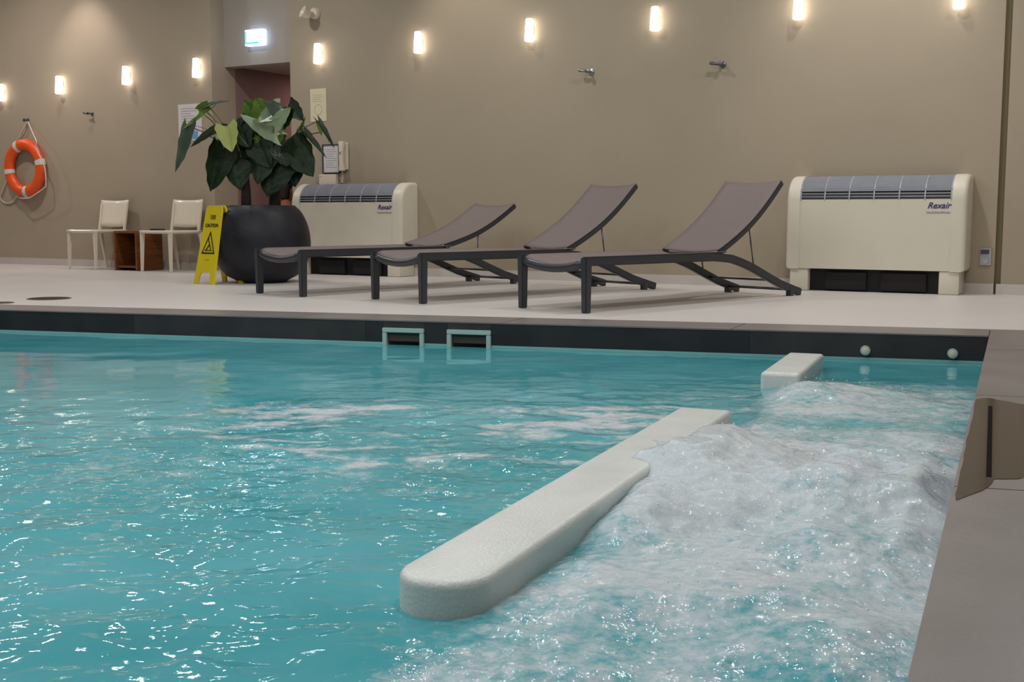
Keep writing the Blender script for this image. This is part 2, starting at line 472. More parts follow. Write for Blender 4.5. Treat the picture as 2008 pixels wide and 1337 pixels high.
# the two white slabs of the bubble bench
SLAB_Z = -0.068
def pool_slab(name, near, far, w, label, round_near, round_far=0.0, z0=-0.75):
    d = (far - near); L = d.length; d.normalize()
    ang = math.atan2(d.y, d.x)
    t = thing(name, label, 'bench', Vector((near.x, near.y, 0)), ang, 'white slabs of the bubble bench')
    def outline(w, L, r0, r1):
        pts = []
        r0 = min(r0, w / 2 - 1e-4)
        for k in range(13):
            a = math.pi + (math.pi / 2) * (k / 12)
            pts.append((r0 + r0 * math.cos(a), -w / 2 + r0 + r0 * math.sin(a)))
        for k in range(13):
            a = -math.pi / 2 + (math.pi / 2) * (k / 12)
            pts.append((L - r1 + r1 * math.cos(a), -w / 2 + r1 + r1 * math.sin(a)))
        for k in range(13):
            a = (math.pi / 2) * (k / 12)
            pts.append((L - r1 + r1 * math.cos(a), w / 2 - r1 + r1 * math.sin(a)))
        for k in range(13):
            a = math.pi / 2 + (math.pi / 2) * (k / 12)
            pts.append((r0 + r0 * math.cos(a), w / 2 - r0 + r0 * math.sin(a)))
        return pts
    def shape(z0, z1, inset, rad):
        bm = bmesh.new(); rings = []
        prof = [(z0, 0.0)] + [(z1 - rad + rad * math.sin(k * math.pi / 12), rad - rad * math.cos(k * math.pi / 12)) for k in range(7)]
        for z, ins in prof:
            ii = ins + inset
            o = outline(w - 2 * ii, L - 2 * ii, max(round_near - ii, .004), max(round_far - ii, .004))
            rings.append([bm.verts.new((x + ii, y, z)) for x, y in o])
        n = len(rings[0])
        for a, b in zip(rings[:-1], rings[1:]):
            for j in range(n):
                bm.faces.new((a[j], a[(j + 1) % n], b[(j + 1) % n], b[j]))
        bm.faces.new(rings[0][::-1]); bm.faces.new(rings[-1])
        return bm
    obj('seat_slab', shape(SLAB_Z - 0.16, SLAB_Z, 0.0, 0.018), M_slab, t, 'auto')
    obj('support', shape(z0, SLAB_Z - 0.15, 0.03, 0.005), M_liner, t, 'auto')
    return t
n1 = at(838, 1138, SLAB_Z); f1 = at(1384, 800, SLAB_Z)
pool_slab('bench_slab', n1, f1, 0.186, 'long white slab with a rounded near end in the bubbling water', 0.085, 0.012)
n2 = at(1530, 731, SLAB_Z); f2 = at(1578, 694, SLAB_Z)
f2 = f2 + (f2 - n2).normalized() * 0.05
pool_slab('bench_slab', n2, f2, 0.168, 'short white slab running out from the far black pool wall', 0.02, 0.004)
SL_A, SL_B = n1, f1

# ================================================================== WATER
def perlin(x, y, seed):
    rng = np.random.RandomState(seed)
    perm = rng.permutation(256); perm = np.concatenate([perm, perm])
    ang = rng.rand(256) * 2 * np.pi
    gx, gy = np.cos(ang), np.sin(ang)
    xi = np.floor(x).astype(int); yi = np.floor(y).astype(int)
    xf = x - xi; yf = y - yi
    u = xf * xf * xf * (xf * (xf * 6 - 15) + 10); v = yf * yf * yf * (yf * (yf * 6 - 15) + 10)
    def g(ix, iy, dx, dy):
        h = perm[(perm[ix & 255] + iy) & 255]
        return gx[h] * dx + gy[h] * dy
    a = g(xi, yi, xf, yf); b = g(xi + 1, yi, xf - 1, yf); c = g(xi, yi + 1, xf, yf - 1); d = g(xi + 1, yi + 1, xf - 1, yf - 1)
    return (a + u * (b - a)) + v * ((c + u * (d - c)) - (a + u * (b - a)))
def sstep(a, b, x):
    t = np.clip((x - a) / (b - a), 0, 1); return t * t * (3 - 2 * t)
S_DIR = (SL_B - SL_A); S_LEN = Vector((S_DIR.x, S_DIR.y, 0)).length
S_DIR = Vector((S_DIR.x, S_DIR.y, 0)) / S_LEN
S_N = Vector((S_DIR.y, -S_DIR.x, 0))              # towards the right pool edge
def water_fields(X, Y):
    """height and foam over the pool; s along the bench slab from its near end, r to its right"""
    rx, ry = X - SL_A.x, Y - SL_A.y
    s = rx * S_DIR.x + ry * S_DIR.y
    r = rx * S_N.x + ry * S_N.y
    # zone of the whirlpool jets: right of the slab
    wob = perlin(s * 1.6, r * 1.6, 3) * 0.25
    jz = sstep(-0.04, 0.16, r + 0.4 * wob * sstep(0.2, -0.5, s)) * sstep(3.5, 3.05, s + wob) * sstep(-1.4, -0.2, s)
    core = sstep(0.04, 0.22, r) * np.exp(-((s - 1.15) / 0.85) ** 2)
    core2 = np.exp(-((s - 2.95) / 0.28) ** 2 - ((r - 0.26) / 0.25) ** 2)
    near = sstep(0.5, -0.2, s) * sstep(-0.35, 0.15, r)
    # left of the slab
    spill = np.exp(-((s - 2.0) / 0.8) ** 2) * sstep(-2.1, -0.1, r) * sstep(0.12, -0.05, r)
    chop = np.clip(sstep(5.6, 3.0, Y) * 0.95 + spill * 0.5, 0, 1.1)
    calm = 1 - np.clip(jz, 0, 1)
    swell = np.exp(-((s - 1.3) / 0.42) ** 2) * sstep(-0.10, 0.04, r + .10 * perlin(s * 5, r * 5, 8) + .05 * perlin(s * 14, r * 14, 9)) * sstep(0.5, 0.12, r)
    # heights
    h = 0.0036 * perlin(X * 1.5 + 3, Y * 2.0, 11) + 0.0022 * perlin(X * 3.2, Y * 4.4 + 7, 12)
    h += (0.2 + 1.35 * chop) * (0.0050 * perlin(X * 4.5 + 1, Y * 5.5, 13) + 0.0034 * perlin(X * 9.5, Y * 11.0, 14))
    h += (0.04 + 1.35 * chop) * (0.0024 * perlin(X * 19, Y * 22, 15) + 0.0011 * perlin(X * 31, Y * 34, 17) + 0.0007 * perlin(X * 43, Y * 47, 16))
    n1 = perlin(X * 2.6, Y * 2.6, 21); n2 = perlin(X * 5.5, Y * 5.5, 22); n3 = perlin(X * 12, Y * 12, 23); n4 = perlin(X * 26, Y * 26, 24); n5 = perlin(X * 55, Y * 55, 25)
    ridge = lambda n: 1 - 2.2 * np.abs(n)
    turb = 0.040 * n1 + 0.034 * n2 + 0.009 * ridge(n3) + 0.004 * n4 + 0.002 * n5
    lift = core * (0.035 + 0.05 * np.clip(n1 + .3, 0, 1)) + core2 * 0.035
    k = jz * (0.30 + 0.75 * core + 0.5 * core2 + 0.25 * near)
    h = h * (0.5 + 0.5 * calm) + k * turb + lift * jz
    h += spill * 0.004 * n3 + swell * (0.075 + 0.03 * n2 + .012 * n3)
    # keep the water below the coping beside the walls
    # foam
    f1 = perlin(X * 3.4, Y * 3.4, 31); f2 = perlin(X * 8.0, Y * 8.0, 32); f3 = perlin(X * 18, Y * 18, 33)
    fb = f1 + 0.6 * f2 + 0.35 * f3
    net = 1 - 3.0 * np.abs(perlin(X * 4.2 + f1 * .5, Y * 5.5 + f1 * .5, 34))
    foam = jz * (0.48 + 0.42 * core + 0.25 * core2 + 0.36 * fb + 0.16 * net * (1 - core) - 0.08 * near - 0.30 * np.exp(-((s - 2.32) / 0.16) ** 2)) + swell * .8
    # drifting streaks of foam left of the slab
    w1 = perlin(X * 1.1, Y * 1.1, 44) * .5; w2 = perlin(X * 1.3 + 5, Y * 1.3, 45) * .5
    line = 1 - 5.5 * np.abs(perlin(X * 1.0 + w1 + 2, Y * 2.3 + w2, 41))
    line2 = 1 - 5.0 * np.abs(perlin(X * 2.4 + w2, Y * 5.2 + w1, 42))
    patch = perlin(X * 1.5 + 9 + w2, Y * 2.6 + w1, 43)
    brk = 0.55 + 0.8 * perlin(X * 7, Y * 11, 46) + .4 * perlin(X * 16, Y * 24, 47)
    band = np.exp(-((Y - 3.95 - 0.10 * X) / 0.70) ** 2) * sstep(-1.9, -0.5, X) * sstep(1.7, 1.1, X) * (1 - jz)
    st = np.clip(np.maximum(np.maximum(line, 0.8 * line2) * (.85 + 1.3 * patch), 2.6 * (patch - .05)), 0, 1.5) * np.clip(brk, 0, 1.2)
    foam = np.maximum(foam, band * st * 1.7)
    foam = np.clip(foam, 0, 1)
    return h, foam
def build_water():
    # grid in the pool's own directions, finer in the part nearest the bench
    ps = [0.0]
    while ps[-1] < PL:
        x = ps[-1]
        ps.append(x + (0.0095 if x < 2.4 else 0.0095 + (x - 2.4) * 0.013))
    ps[-1] = PL
    qs = [0.0]
    while qs[-1] < QL:
        x = qs[-1]
        st = 0.016 - 0.0075 * min(1, x / 3.5) if x < 4.9 else 0.0085 + (x - 4.9) * 0.05
        qs.append(x + st)
    qs[-1] = QL
    ps, qs = np.array(ps), np.array(qs)
    Pg, Qg = np.meshgrid(ps, qs)
    X = PB.x + PV.x * Pg + PE.x * Qg; Y = PB.y + PV.y * Pg + PE.y * Qg
    h, foam = water_fields(X, Y)
    edge = np.clip(np.minimum(Pg, Qg) / 0.10, 0, 1)
    h = np.where(h > 0, h * (0.35 + 0.65 * edge), h)
    h = np.minimum(h, 0.125)
    Z = WATER_Z + h
    nq, np_ = X.shape
    co = np.stack([X, Y, Z], -1).reshape(-1, 3)
    idx = np.arange(nq * np_).reshape(nq, np_)
    quads = np.stack([idx[:-1, :-1], idx[:-1, 1:], idx[1:, 1:], idx[1:, :-1]], -1).reshape(-1, 4)
    me = bpy.data.meshes.new('pool_water')
    me.vertices.add(len(co)); me.vertices.foreach_set('co', co.ravel())
    me.loops.add(quads.size); me.loops.foreach_set('vertex_index', quads.ravel().astype(np.int32))
    me.polygons.add(len(quads)); me.polygons.foreach_set('loop_start', np.arange(0, quads.size, 4, dtype=np.int32))
    me.update(calc_edges=True)
    me.polygons.foreach_set('use_smooth', np.ones(len(quads), dtype=bool))
    at_ = me.attributes.new('foam', 'FLOAT', 'POINT'); at_.data.foreach_set('value', foam.ravel().astype(np.float32))
    me.validate()
    if me.polygons[0].normal.z < 0: me.flip_normals()
    print('water', len(co), 'verts')
    return me
def water_mat():
    m = bpy.data.materials.new('pool_water'); m.use_nodes = True
    nt = m.node_tree; b = nt.nodes['Principled BSDF']; L = nt.links.new
    def node(t, **k):
        n = nt.nodes.new(t)
        for a, v in k.items(): setattr(n, a, v)
        return n
    tc = node('ShaderNodeTexCoord'); att = node('ShaderNodeAttribute'); att.attribute_name = 'foam'
    # colour of the water, slightly uneven
    nz = node('ShaderNodeTexNoise'); nz.inputs['Scale'].default_value = 1.6; nz.inputs['Detail'].default_value = 3
    L(tc.outputs['Object'], nz.inputs['Vector'])
    r1 = node('ShaderNodeValToRGB'); r1.color_ramp.elements[0].position = .35; r1.color_ramp.elements[1].position = .68
    r1.color_ramp.elements[0].color = WATER_C[0]; r1.color_ramp.elements[1].color = WATER_C[1]
    L(nz.outputs['Fac'], r1.inputs['Fac'])
    # broken foam
    nf = node('ShaderNodeTexNoise'); nf.inputs['Scale'].default_value = 34; nf.inputs['Detail'].default_value = 8; nf.inputs['Roughness'].default_value = .68
    L(tc.outputs['Object'], nf.inputs['Vector'])
    vo = node('ShaderNodeTexVoronoi'); vo.inputs['Scale'].default_value = 120
    L(tc.outputs['Object'], vo.inputs['Vector'])
    ad = node('ShaderNodeMath', operation='MULTIPLY_ADD'); ad.inputs[1].default_value = 1.5; ad.inputs[2].default_value = -.75
    L(nf.outputs['Fac'], ad.inputs[0])
    s2 = node('ShaderNodeMath', operation='ADD'); L(att.outputs['Fac'], s2.inputs[0]); L(ad.outputs[0], s2.inputs[1])
    gate = node('ShaderNodeMath', operation='MULTIPLY'); gate.use_clamp = True
    g2 = node('ShaderNodeMath', operation='MULTIPLY'); g2.inputs[1].default_value = 6.0; g2.use_clamp = True
    L(att.outputs['Fac'], g2.inputs[0])
    mr = node('ShaderNodeMapRange', interpolation_type='SMOOTHSTEP'); mr.inputs['From Min'].default_value = .12; mr.inputs['From Max'].default_value = .92
    L(s2.outputs[0], mr.inputs['Value'])
    L(mr.outputs[0], gate.inputs[0]); L(g2.outputs[0], gate.inputs[1])
    mix = node('ShaderNodeMix', data_type='RGBA')
    L(gate.outputs[0], mix.inputs['Factor']); L(r1.outputs['Color'], mix.inputs['A']); mix.inputs['B'].default_value = FOAM_C
    L(mix.outputs['Result'], b.inputs['Base Color'])
    rr = node('ShaderNodeMapRange'); rr.inputs['To Min'].default_value = .045; rr.inputs['To Max'].default_value = .07
    L(gate.outputs[0], rr.inputs['Value']); L(rr.outputs[0], b.inputs['Roughness'])
    b.inputs['IOR'].default_value = 1.33
    b.inputs['Subsurface Radius'].default_value = (1.0, 1.0, 1.0)
    b.inputs['Subsurface Scale'].default_value = 0.05
    sw = node('ShaderNodeMath', operation='MULTIPLY'); sw.inputs[1].default_value = .85
    L(gate.outputs[0], sw.inputs[0]); L(sw.outputs[0], b.inputs['Subsurface Weight'])
    # fine ripples
    nb = node('ShaderNodeTexNoise'); nb.inputs['Scale'].default_value = 75; nb.inputs['Detail'].default_value = 2
    L(tc.outputs['Object'], nb.inputs['Vector'])
    hs = node('ShaderNodeMath', operation='MULTIPLY_ADD'); hs.inputs[1].default_value = .5; hs.inputs[2].default_value = .03
    L(att.outputs['Fac'], hs.inputs[0])
    bp = node('ShaderNodeBump'); bp.inputs['Distance'].default_value = .008
    L(hs.outputs[0], bp.inputs['Strength']); L(nb.outputs['Fac'], bp.inputs['Height'])
    L(bp.outputs['Normal'], b.inputs['Normal'])
    return m
WATER_C = (srgb(64, 149, 159), srgb(92, 166, 177))
FOAM_C = srgb(193, 201, 207)
water_me = build_water()
water = new_obj('pool_water', water_me, None, water_mat())
tag(water, 'turquoise pool water, rippled and boiling with white foam by the slabs', 'water', kind='stuff')

# drops and bubbles thrown up over the jets
def spray():
    rng = np.random.RandomState(5)
    ico = bmesh.new(); bmesh.ops.create_icosphere(ico, subdivisions=1, radius=1.0)
    V = np.array([v.co[:] for v in ico.verts]); F = np.array([[v.index for v in f.verts] for f in ico.faces]); ico.free()
    pts = []
    n = 0
    s = rng.uniform(-0.3, 3.3, 60000); r = rng.uniform(0.0, 1.0, 60000)
    X = SL_A.x + S_DIR.x * s + S_N.x * r; Y = SL_A.y + S_DIR.y * s + S_N.y * r
    q = ((X - PB.x) * PV.y - (Y - PB.y) * PV.x) / (PE.x * PV.y - PE.y * PV.x)
    p = ((X - PB.x) * PE.y - (Y - PB.y) * PE.x) / (PV.x * PE.y - PV.y * PE.x)
    h, foam = water_fields(X, Y)
    ok = (p > 0.02) & (q > 0.05) & (rng.rand(60000) < (foam ** 2) * 0.6) & (np.abs(r) > 0.0)
    X, Y, h, foam = X[ok][:900], Y[ok][:900], h[ok][:900], foam[ok][:900]
    m = len(X)
    rad = 0.0008 + 0.0022 * rng.rand(m) ** 3
    Z = WATER_Z + np.minimum(h, .12) + 0.003 + rng.exponential(0.014, m) * foam
    co = (V[None] * rad[:, None, None] + np.stack([X, Y, Z], -1)[:, None]).reshape(-1, 3)
    fc = (F[None] + (np.arange(m) * len(V))[:, None, None]).reshape(-1, 3)
    me = bpy.data.meshes.new('water_spray'); me.from_pydata(co.tolist(), [], fc.tolist()); me.update()
    me.polygons.foreach_set('use_smooth', np.ones(len(fc), dtype=bool))
    return me
M_drop = mat('water_drop', srgb(244, 247, 250), 0.05, spec=0.7, ior=1.33)
tag(new_obj('water_spray', spray(), None, M_drop), 'tiny drops and bubbles thrown up over the foaming jets', 'spray', kind='stuff')

# ================================================================== SUN LOUNGERS
def lounger(front_l, front_r, rear_l, rear_r, theta, hinge, label):
    fm = (front_l + front_r) / 2; rm = (rear_l + rear_r) / 2
    ang = math.atan2(rm.y - fm.y, rm.x - fm.x)
    t = thing('sun_lounger', label, 'sun lounger', Vector((fm.x, fm.y, 0)), ang, 'dark framed sun loungers on the deck')
    HW = 0.275
    def curve(s):                                    # height of the side rail
        k = [(-0.03, .312), (0.4, .310), (0.9, .308), (1.25, .307), (1.45, .290), (1.6, .254), (1.75, .203), (1.9, .146), (2.05, .092), (2.18, .055), (2.31, .022)]
        for (a, za), (b, zb) in zip(k[:-1], k[1:]):
            if s <= b: return za + (zb - za) * (s - a) / (b - a)
        return k[-1][1]
    ss = [-0.025, 0.2, 0.5, 0.8, 1.1, 1.25, 1.35, 1.45, 1.55, 1.65, 1.75, 1.85, 1.95, 2.05, 2.15, 2.25, 2.31]
    for sd in (-1, 1):
        b = tube(bmesh.new(), [(s, sd * HW, curve(s)) for s in ss], 0, flat=(0.034, 0.056))
        bmesh.ops.bevel(b, geom=list(b.edges), offset=0.006, segments=2, affect='EDGES')
        obj('side_rail', b, M_metal_d, t, 'auto')
        b = tube(bmesh.new(), [(0.0, sd * HW, 0.0), (0.0, sd * HW, 0.16), (0.0, sd * HW, 0.334)], [.9, .97, 1.08], flat=(0.052, 0.046))
        bmesh.ops.bevel(b, geom=list(b.edges), offset=0.005, segments=2, affect='EDGES')
        obj('front_leg', b, M_metal_d, t, 'auto')
        obj('rear_foot', bx(2.16, 2.20, sd * HW - .022, sd * HW + .022, 0, curve(2.18) + .005, .004), M_metal_d, t)
    # sagging front bar
    b = bmesh.new()
    ys = [i / 8 * 2 - 1 for i in range(9)]
    tube(b, [(0.0, y * HW, 0.305 - 0.042 * (1 - y * y)) for y in ys], 0.027, 10)
    obj('front_bar', b, M_metal_d, t, True)
    # sling seat
    b = bmesh.new(); NX, NY = 24, 10; g = []
    xe = hinge + 0.05
    for i in range(NX + 1):
        s = xe * i / NX; row = []
        for j in range(NY + 1):
            y = (j / NY * 2 - 1)
            sag = 0.048 * (1 - y * y) * (1.0 - 0.35 * math.sin(math.pi * i / NX))
            row.append(b.verts.new((s, y * (HW - .006), 0.338 - sag + (0.004 if i else -0.004))))
        g.append(row)
    for i in range(NX):
        for j in range(NY):
            b.faces.new((g[i][j], g[i + 1][j], g[i + 1][j + 1], g[i][j + 1]))
    o = obj('sling_seat', b, M_sling, t, True)
    md = o.modifiers.new('thickness', 'SOLIDIFY'); md.thickness = 0.006
    # backrest
    LB = 0.88
    def back(u, y, lift=0.0):
        c = LB * u
        v = -0.045 * math.sin(math.pi * min(1, u * 1.0)) + lift
        return (hinge + c * math.cos(theta) - v * math.sin(theta), y, 0.332 + c * math.sin(theta) + v * math.cos(theta))
    us = [i / 12 for i in range(13)]
    for sd in (-1, 1):
        b = tube(bmesh.new(), [back(u, sd * (HW - .036)) for u in us], 0, flat=(0.028, 0.034))
        bmesh.ops.bevel(b, geom=list(b.edges), offset=0.005, segments=2, affect='EDGES')
        obj('back_rail', b, M_metal_d, t, 'auto')
        a = Vector(back(0.46, sd * (HW - .05))); e = Vector((1.80, sd * (HW - .05), curve(1.80)))
        obj('back_strut', tube(bmesh.new(), [a, e], 0.0055, 8), M_hook, t, True)
    obj('back_top_bar', tube(bmesh.new(), [back(1.0, y * (HW - .036), 0.0 - 0.012 * (1 - y * y)) for y in ys], 0.013, 8), M_metal_d, t, True)
    b = bmesh.new(); g = []
    for i in range(17):
        u = i / 16; row = []
        for j in range(NY + 1):
            y = j / NY * 2 - 1
            row.append(b.verts.new(back(u, y * (HW - .030), 0.020 - 0.022 * (1 - y * y))))
        g.append(row)
    for i in range(16):
        for j in range(NY):
            b.faces.new((g[i][j], g[i + 1][j], g[i + 1][j + 1], g[i][j + 1]))
    o = obj('sling_back', b, M_sling, t, True)
    md = o.modifiers.new('thickness', 'SOLIDIFY'); md.thickness = 0.006
    for s, r in ((1.93, 0.008), (2.17, 0.010)):
        obj('cross_bar', tube(bmesh.new(), [(s, -HW, curve(s) - .01), (s, HW, curve(s) - .01)], r, 8), M_metal_d, t, True)
    obj('hinge_bar', tube(bmesh.new(), [(hinge, -HW, .318), (hinge, HW, .318)], 0.012, 8), M_metal_d, t, True)
    return t
lounger(at(1016.5, 605.2), at(1157, 612.6), at(1432.7, 572.8), at(1538.6, 580.2), R(33.5), 1.36, 'brown sling lounger with raised back beside the right wall heater')
lounger(at(740, 586), at(826, 596.5), at(1186, 560), at(1283, 567), R(33), 1.38, 'brown sling lounger with raised back in the middle of three')
lounger(at(512, 575), at(592, 582), at(927, 551.5), at(1003, 556), R(22), 1.42, 'brown sling lounger with the lowest back, nearest the planter')

# ================================================================== WALL HEATERS (air dehumidifiers)
def heater(t_right, label, near):
    D, Wd, H0, H1, rad = 0.27, 1.33, 0.170, 0.890, 0.19
    cab = thing('wall_heater', label, 'heater', WP(t_right - Wd, 0.005, 0), WA, 'cream wall heaters')
    def prof(ins, z0=H0, n=10):
        pts = [(0, z0 + ins), (-D + ins, z0 + ins), (-D + ins, H1 - rad)]
        for k in range(1, n + 1):
            a = (math.pi / 2) * k / n
            r = rad - ins
            pts.append((-D + rad - r * math.cos(a), H1 - rad + r * math.sin(a)))
        pts.append((0, H1 - ins))
        return pts
    cw = 0.105
    for xi, xo in ((cw, 0.0), (Wd - cw, Wd)):           # end caps with rounded outer edges
        b = bmesh.new(); rings = []; er = 0.034; sg_ = 1 if xo > xi else -1
        steps = [(xi, 0.0), (xo - sg_ * er, 0.0)] + [(xo - sg_ * er * (1 - math.sin(k * math.pi / 10)), er * (1 - math.cos(k * math.pi / 10))) for k in range(1, 6)]
        for xx, ins in steps:
            rings.append([b.verts.new((xx, y, z)) for y, z in prof(ins)])
        n = len(rings[0])
        for ra, rb in zip(rings[:-1], rings[1:]):
            for j in range(n): b.faces.new((ra[j], ra[(j + 1) % n], rb[(j + 1) % n], rb[j]))
        b.faces.new(rings[0][::-1]); b.faces.new(rings[-1])
        obj('end_cap', b, M_cream, cab, 'auto')
    zg = H1 - rad + 0.005
    pr = [(0, H0 + .004), (-D + .006, H0 + .004), (-D + .006, zg), (0, zg)]
    obj('front_panel', extrude_profile(bmesh.new(), pr, cw - .002, Wd - cw + .002), M_cream, cab)
    pg = [(0, zg)] + [(-D + rad - (rad - .020) * math.cos(k * math.pi / 20), H1 - rad + .004 + (rad - .020) * math.sin(k * math.pi / 20)) for k in range(11)] + [(0, H1 - .016)]
    obj('grille_back', extrude_profile(bmesh.new(), pg, cw, Wd - cw), M_grille_d, cab)
    b = bmesh.new()
    for k in range(17):                               # fine louvres over the rounded top
        a = (math.pi / 2) * (0.26 + 0.74 * k / 16)
        cy = -D + rad - (rad - .010) * math.cos(a); cz = H1 - rad + (rad - .010) * math.sin(a)
        tube(b, [(cw, cy, cz), (Wd - cw, cy, cz)], 0, flat=(0.013, 0.010))
    for a0 in (0.09, 0.17):
        a = (math.pi / 2) * a0
        cy = -D + rad - (rad - .010) * math.cos(a); cz = H1 - rad + (rad - .010) * math.sin(a)
        tube(b, [(cw, cy, cz), (Wd - cw, cy, cz)], 0.0035, 6)
    sl = obj('grille_louvres', b, M_grille, cab); sl['kind'] = 'stuff'
    n = 6
    for k in range(n + 1):
        x = cw + .006 + (Wd - 2 * cw - .012) * k / n
        pts = [(x, -D + rad - (rad - .006) * math.cos(a), H1 - rad + (rad - .006) * math.sin(a)) for a in [math.pi / 2 * j / 10 for j in range(11)]]
        obj('grille_divider', tube(bmesh.new(), pts, 0, flat=(0.010, 0.006)), M_grille, cab)
    for x0 in (0.035, Wd - 0.035 - 0.145):
        obj('leg', bx(x0, x0 + .145, -D + .012, -0.01, 0, H0 + .005, .012), M_cream, cab, 'auto')
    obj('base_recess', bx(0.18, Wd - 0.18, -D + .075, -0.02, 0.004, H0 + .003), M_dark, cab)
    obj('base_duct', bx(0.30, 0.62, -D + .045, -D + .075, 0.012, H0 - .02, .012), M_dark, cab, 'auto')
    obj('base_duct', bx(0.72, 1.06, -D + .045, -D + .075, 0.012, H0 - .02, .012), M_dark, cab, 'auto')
    xl = Wd - cw - 0.092
    text_mesh('lettering', 'Rexair', 0.062, M_blue, cab, Matrix.Translation((xl, -D + .0045, 0.655)) @ FACE, shear=0.35, extrude=0.001, bold=0.0008)
    b = bmesh.new()
    x = xl - .085; rnd = random.Random(3)
    while x < xl + .085:
        w = rnd.uniform(.006, .012)
        box(b, x, x + w, -D + .0035, -D + .0052, 0.600, 0.600 + rnd.uniform(.008, .016)); x += w + .004
    g = obj('small_print', b, M_grey, cab); g['kind'] = 'stuff'
    return cab
heater(wt(1890, 560, 0.27), 'cream heater with grey grille standing right of the loungers', True)
heater(wt(789, 530, 0.27), 'cream heater with grey grille partly behind the round planter', False)

# ================================================================== CHAIRS, CUBE TABLE
def chair(px, label):
    # stands with its back to the left stretch of wall; px = left front foot
    W2, Dp, SH, BH = 0.205, 0.42, 0.425, 0.74
    foot = at(px, 531.5); n_foot = (foot - WO).dot(WN); tt = (foot - WO).dot(WU)
    n_front = LEFT_OFF + 0.03 + Dp + 0.10
    d = ray(px, 531.5)
    t_left = wt(px, 531.5, n_front)
    c = thing('plastic_chair', label, 'chair', WP(t_left + W2, n_front, 0), WA, 'ivory plastic chairs against the wall')
    for s in (-1, 1):
        b = tube(bmesh.new(), [(s * (W2 - .0), 0.0, 0), (s * (W2 - .008), 0.01, SH - .02)], [.75, 1.15], flat=(0.036, 0.036))
        bmesh.ops.bevel(b, geom=list(b.edges), offset=0.006, segments=2, affect='EDGES')
        obj('leg', b, M_chairw, c, 'auto')
        b = tube(bmesh.new(), [(s * (W2 - .0), Dp + .09, 0), (s * (W2 - .01), Dp + .01, SH - .02)], [.75, 1.1], flat=(0.034, 0.036))
        bmesh.ops.bevel(b, geom=list(b.edges), offset=0.006, segments=2, affect='EDGES')
        obj('leg', b, M_chairw, c, 'auto')
        b = tube(bmesh.new(), [(s * (W2 - .012), Dp - .01, SH - .03), (s * (W2 - .012), Dp + .045, BH - .03)], 0, flat=(0.03, 0.026))
        bmesh.ops.bevel(b, geom=list(b.edges), offset=0.005, segments=2, affect='EDGES')
        obj('back_post', b, M_chairw, c, 'auto')
    b = bmesh.new(); N = 8; g = []
    for i in range(N + 1):
        row = []
        for j in range(N + 1):
            x = (j / N * 2 - 1); y = i / N
            row.append(b.verts.new((x * (W2 + .008), -0.015 + y * (Dp + .03), SH - 0.014 * (1 - x * x) * math.sin(math.pi * min(1, y * 1.05)))))
        g.append(row)
    for i in range(N):
        for j in range(N): b.faces.new((g[i][j], g[i][j + 1], g[i + 1][j + 1], g[i + 1][j]))
    o = obj('seat', b, M_chairw, c, True); md = o.modifiers.new('thickness', 'SOLIDIFY'); md.thickness = .03; md.offset = -1
    b = bmesh.new(); g = []
    for i in range(N + 1):
        row = []
        for j in range(N + 1):
            x = (j / N * 2 - 1); z = i / N
            zz = 0.462 + z * (BH - 0.462) + (0.010 * (x * x - .5) if i == N else 0) - (0.012 * (1 - x * x) if i == 0 else 0)
            row.append(b.verts.new((x * (W2 + .004), Dp + 0.002 + 0.05 * z + 0.024 * (1 - x * x), zz)))
        g.append(row)
    for i in range(N):
        for j in range(N): b.faces.new((g[i][j], g[i][j + 1], g[i + 1][j + 1], g[i + 1][j]))
    o = obj('backrest', b, M_chairw, c, True); md = o.modifiers.new('thickness', 'SOLIDIFY'); md.thickness = .014; md.offset = 0
    return c
chair(137, 'ivory plastic chair on the left, nearer the life ring')
chair(279, 'ivory plastic chair on the right, beside the yellow sign')

n_c = LEFT_OFF + 0.49
tb = thing('cube_table', 'open brown wooden cube table between the two ivory chairs', 'table', WP(wt(225, 527, n_c), n_c, 0), WA)
CW, CD, CH = 0.335, 0.36, 0.415
obj('side_panel', bx(0, .024, 0, CD, 0.0, CH - .024, .002), M_wood, tb)
obj('side_panel', bx(CW - .024, CW, 0, CD, 0.0, CH - .024, .002), M_wood, tb)
obj('top_panel', bx(0, CW, 0, CD, CH - .024, CH, .002), M_wood, tb)
obj('back_panel', bx(.024, CW - .024, CD - .02, CD, 0.03, CH - .024), M_wood, tb)
obj('bottom_panel', bx(.024, CW - .024, .02, CD - .02, 0.03, 0.05), M_wood, tb)
tr = thing('ashtray', 'flat black tray lying on the brown cube table', 'tray', WP(wt(312, 449, n_c - .28), n_c - .26, CH), WA)
obj('dish', lathe(bmesh.new(), [(.05, 0), (.075, .006), (.08, .02), (.074, .02), (.062, .008), (0, .007)], 20), M_dark, tr, 'auto')

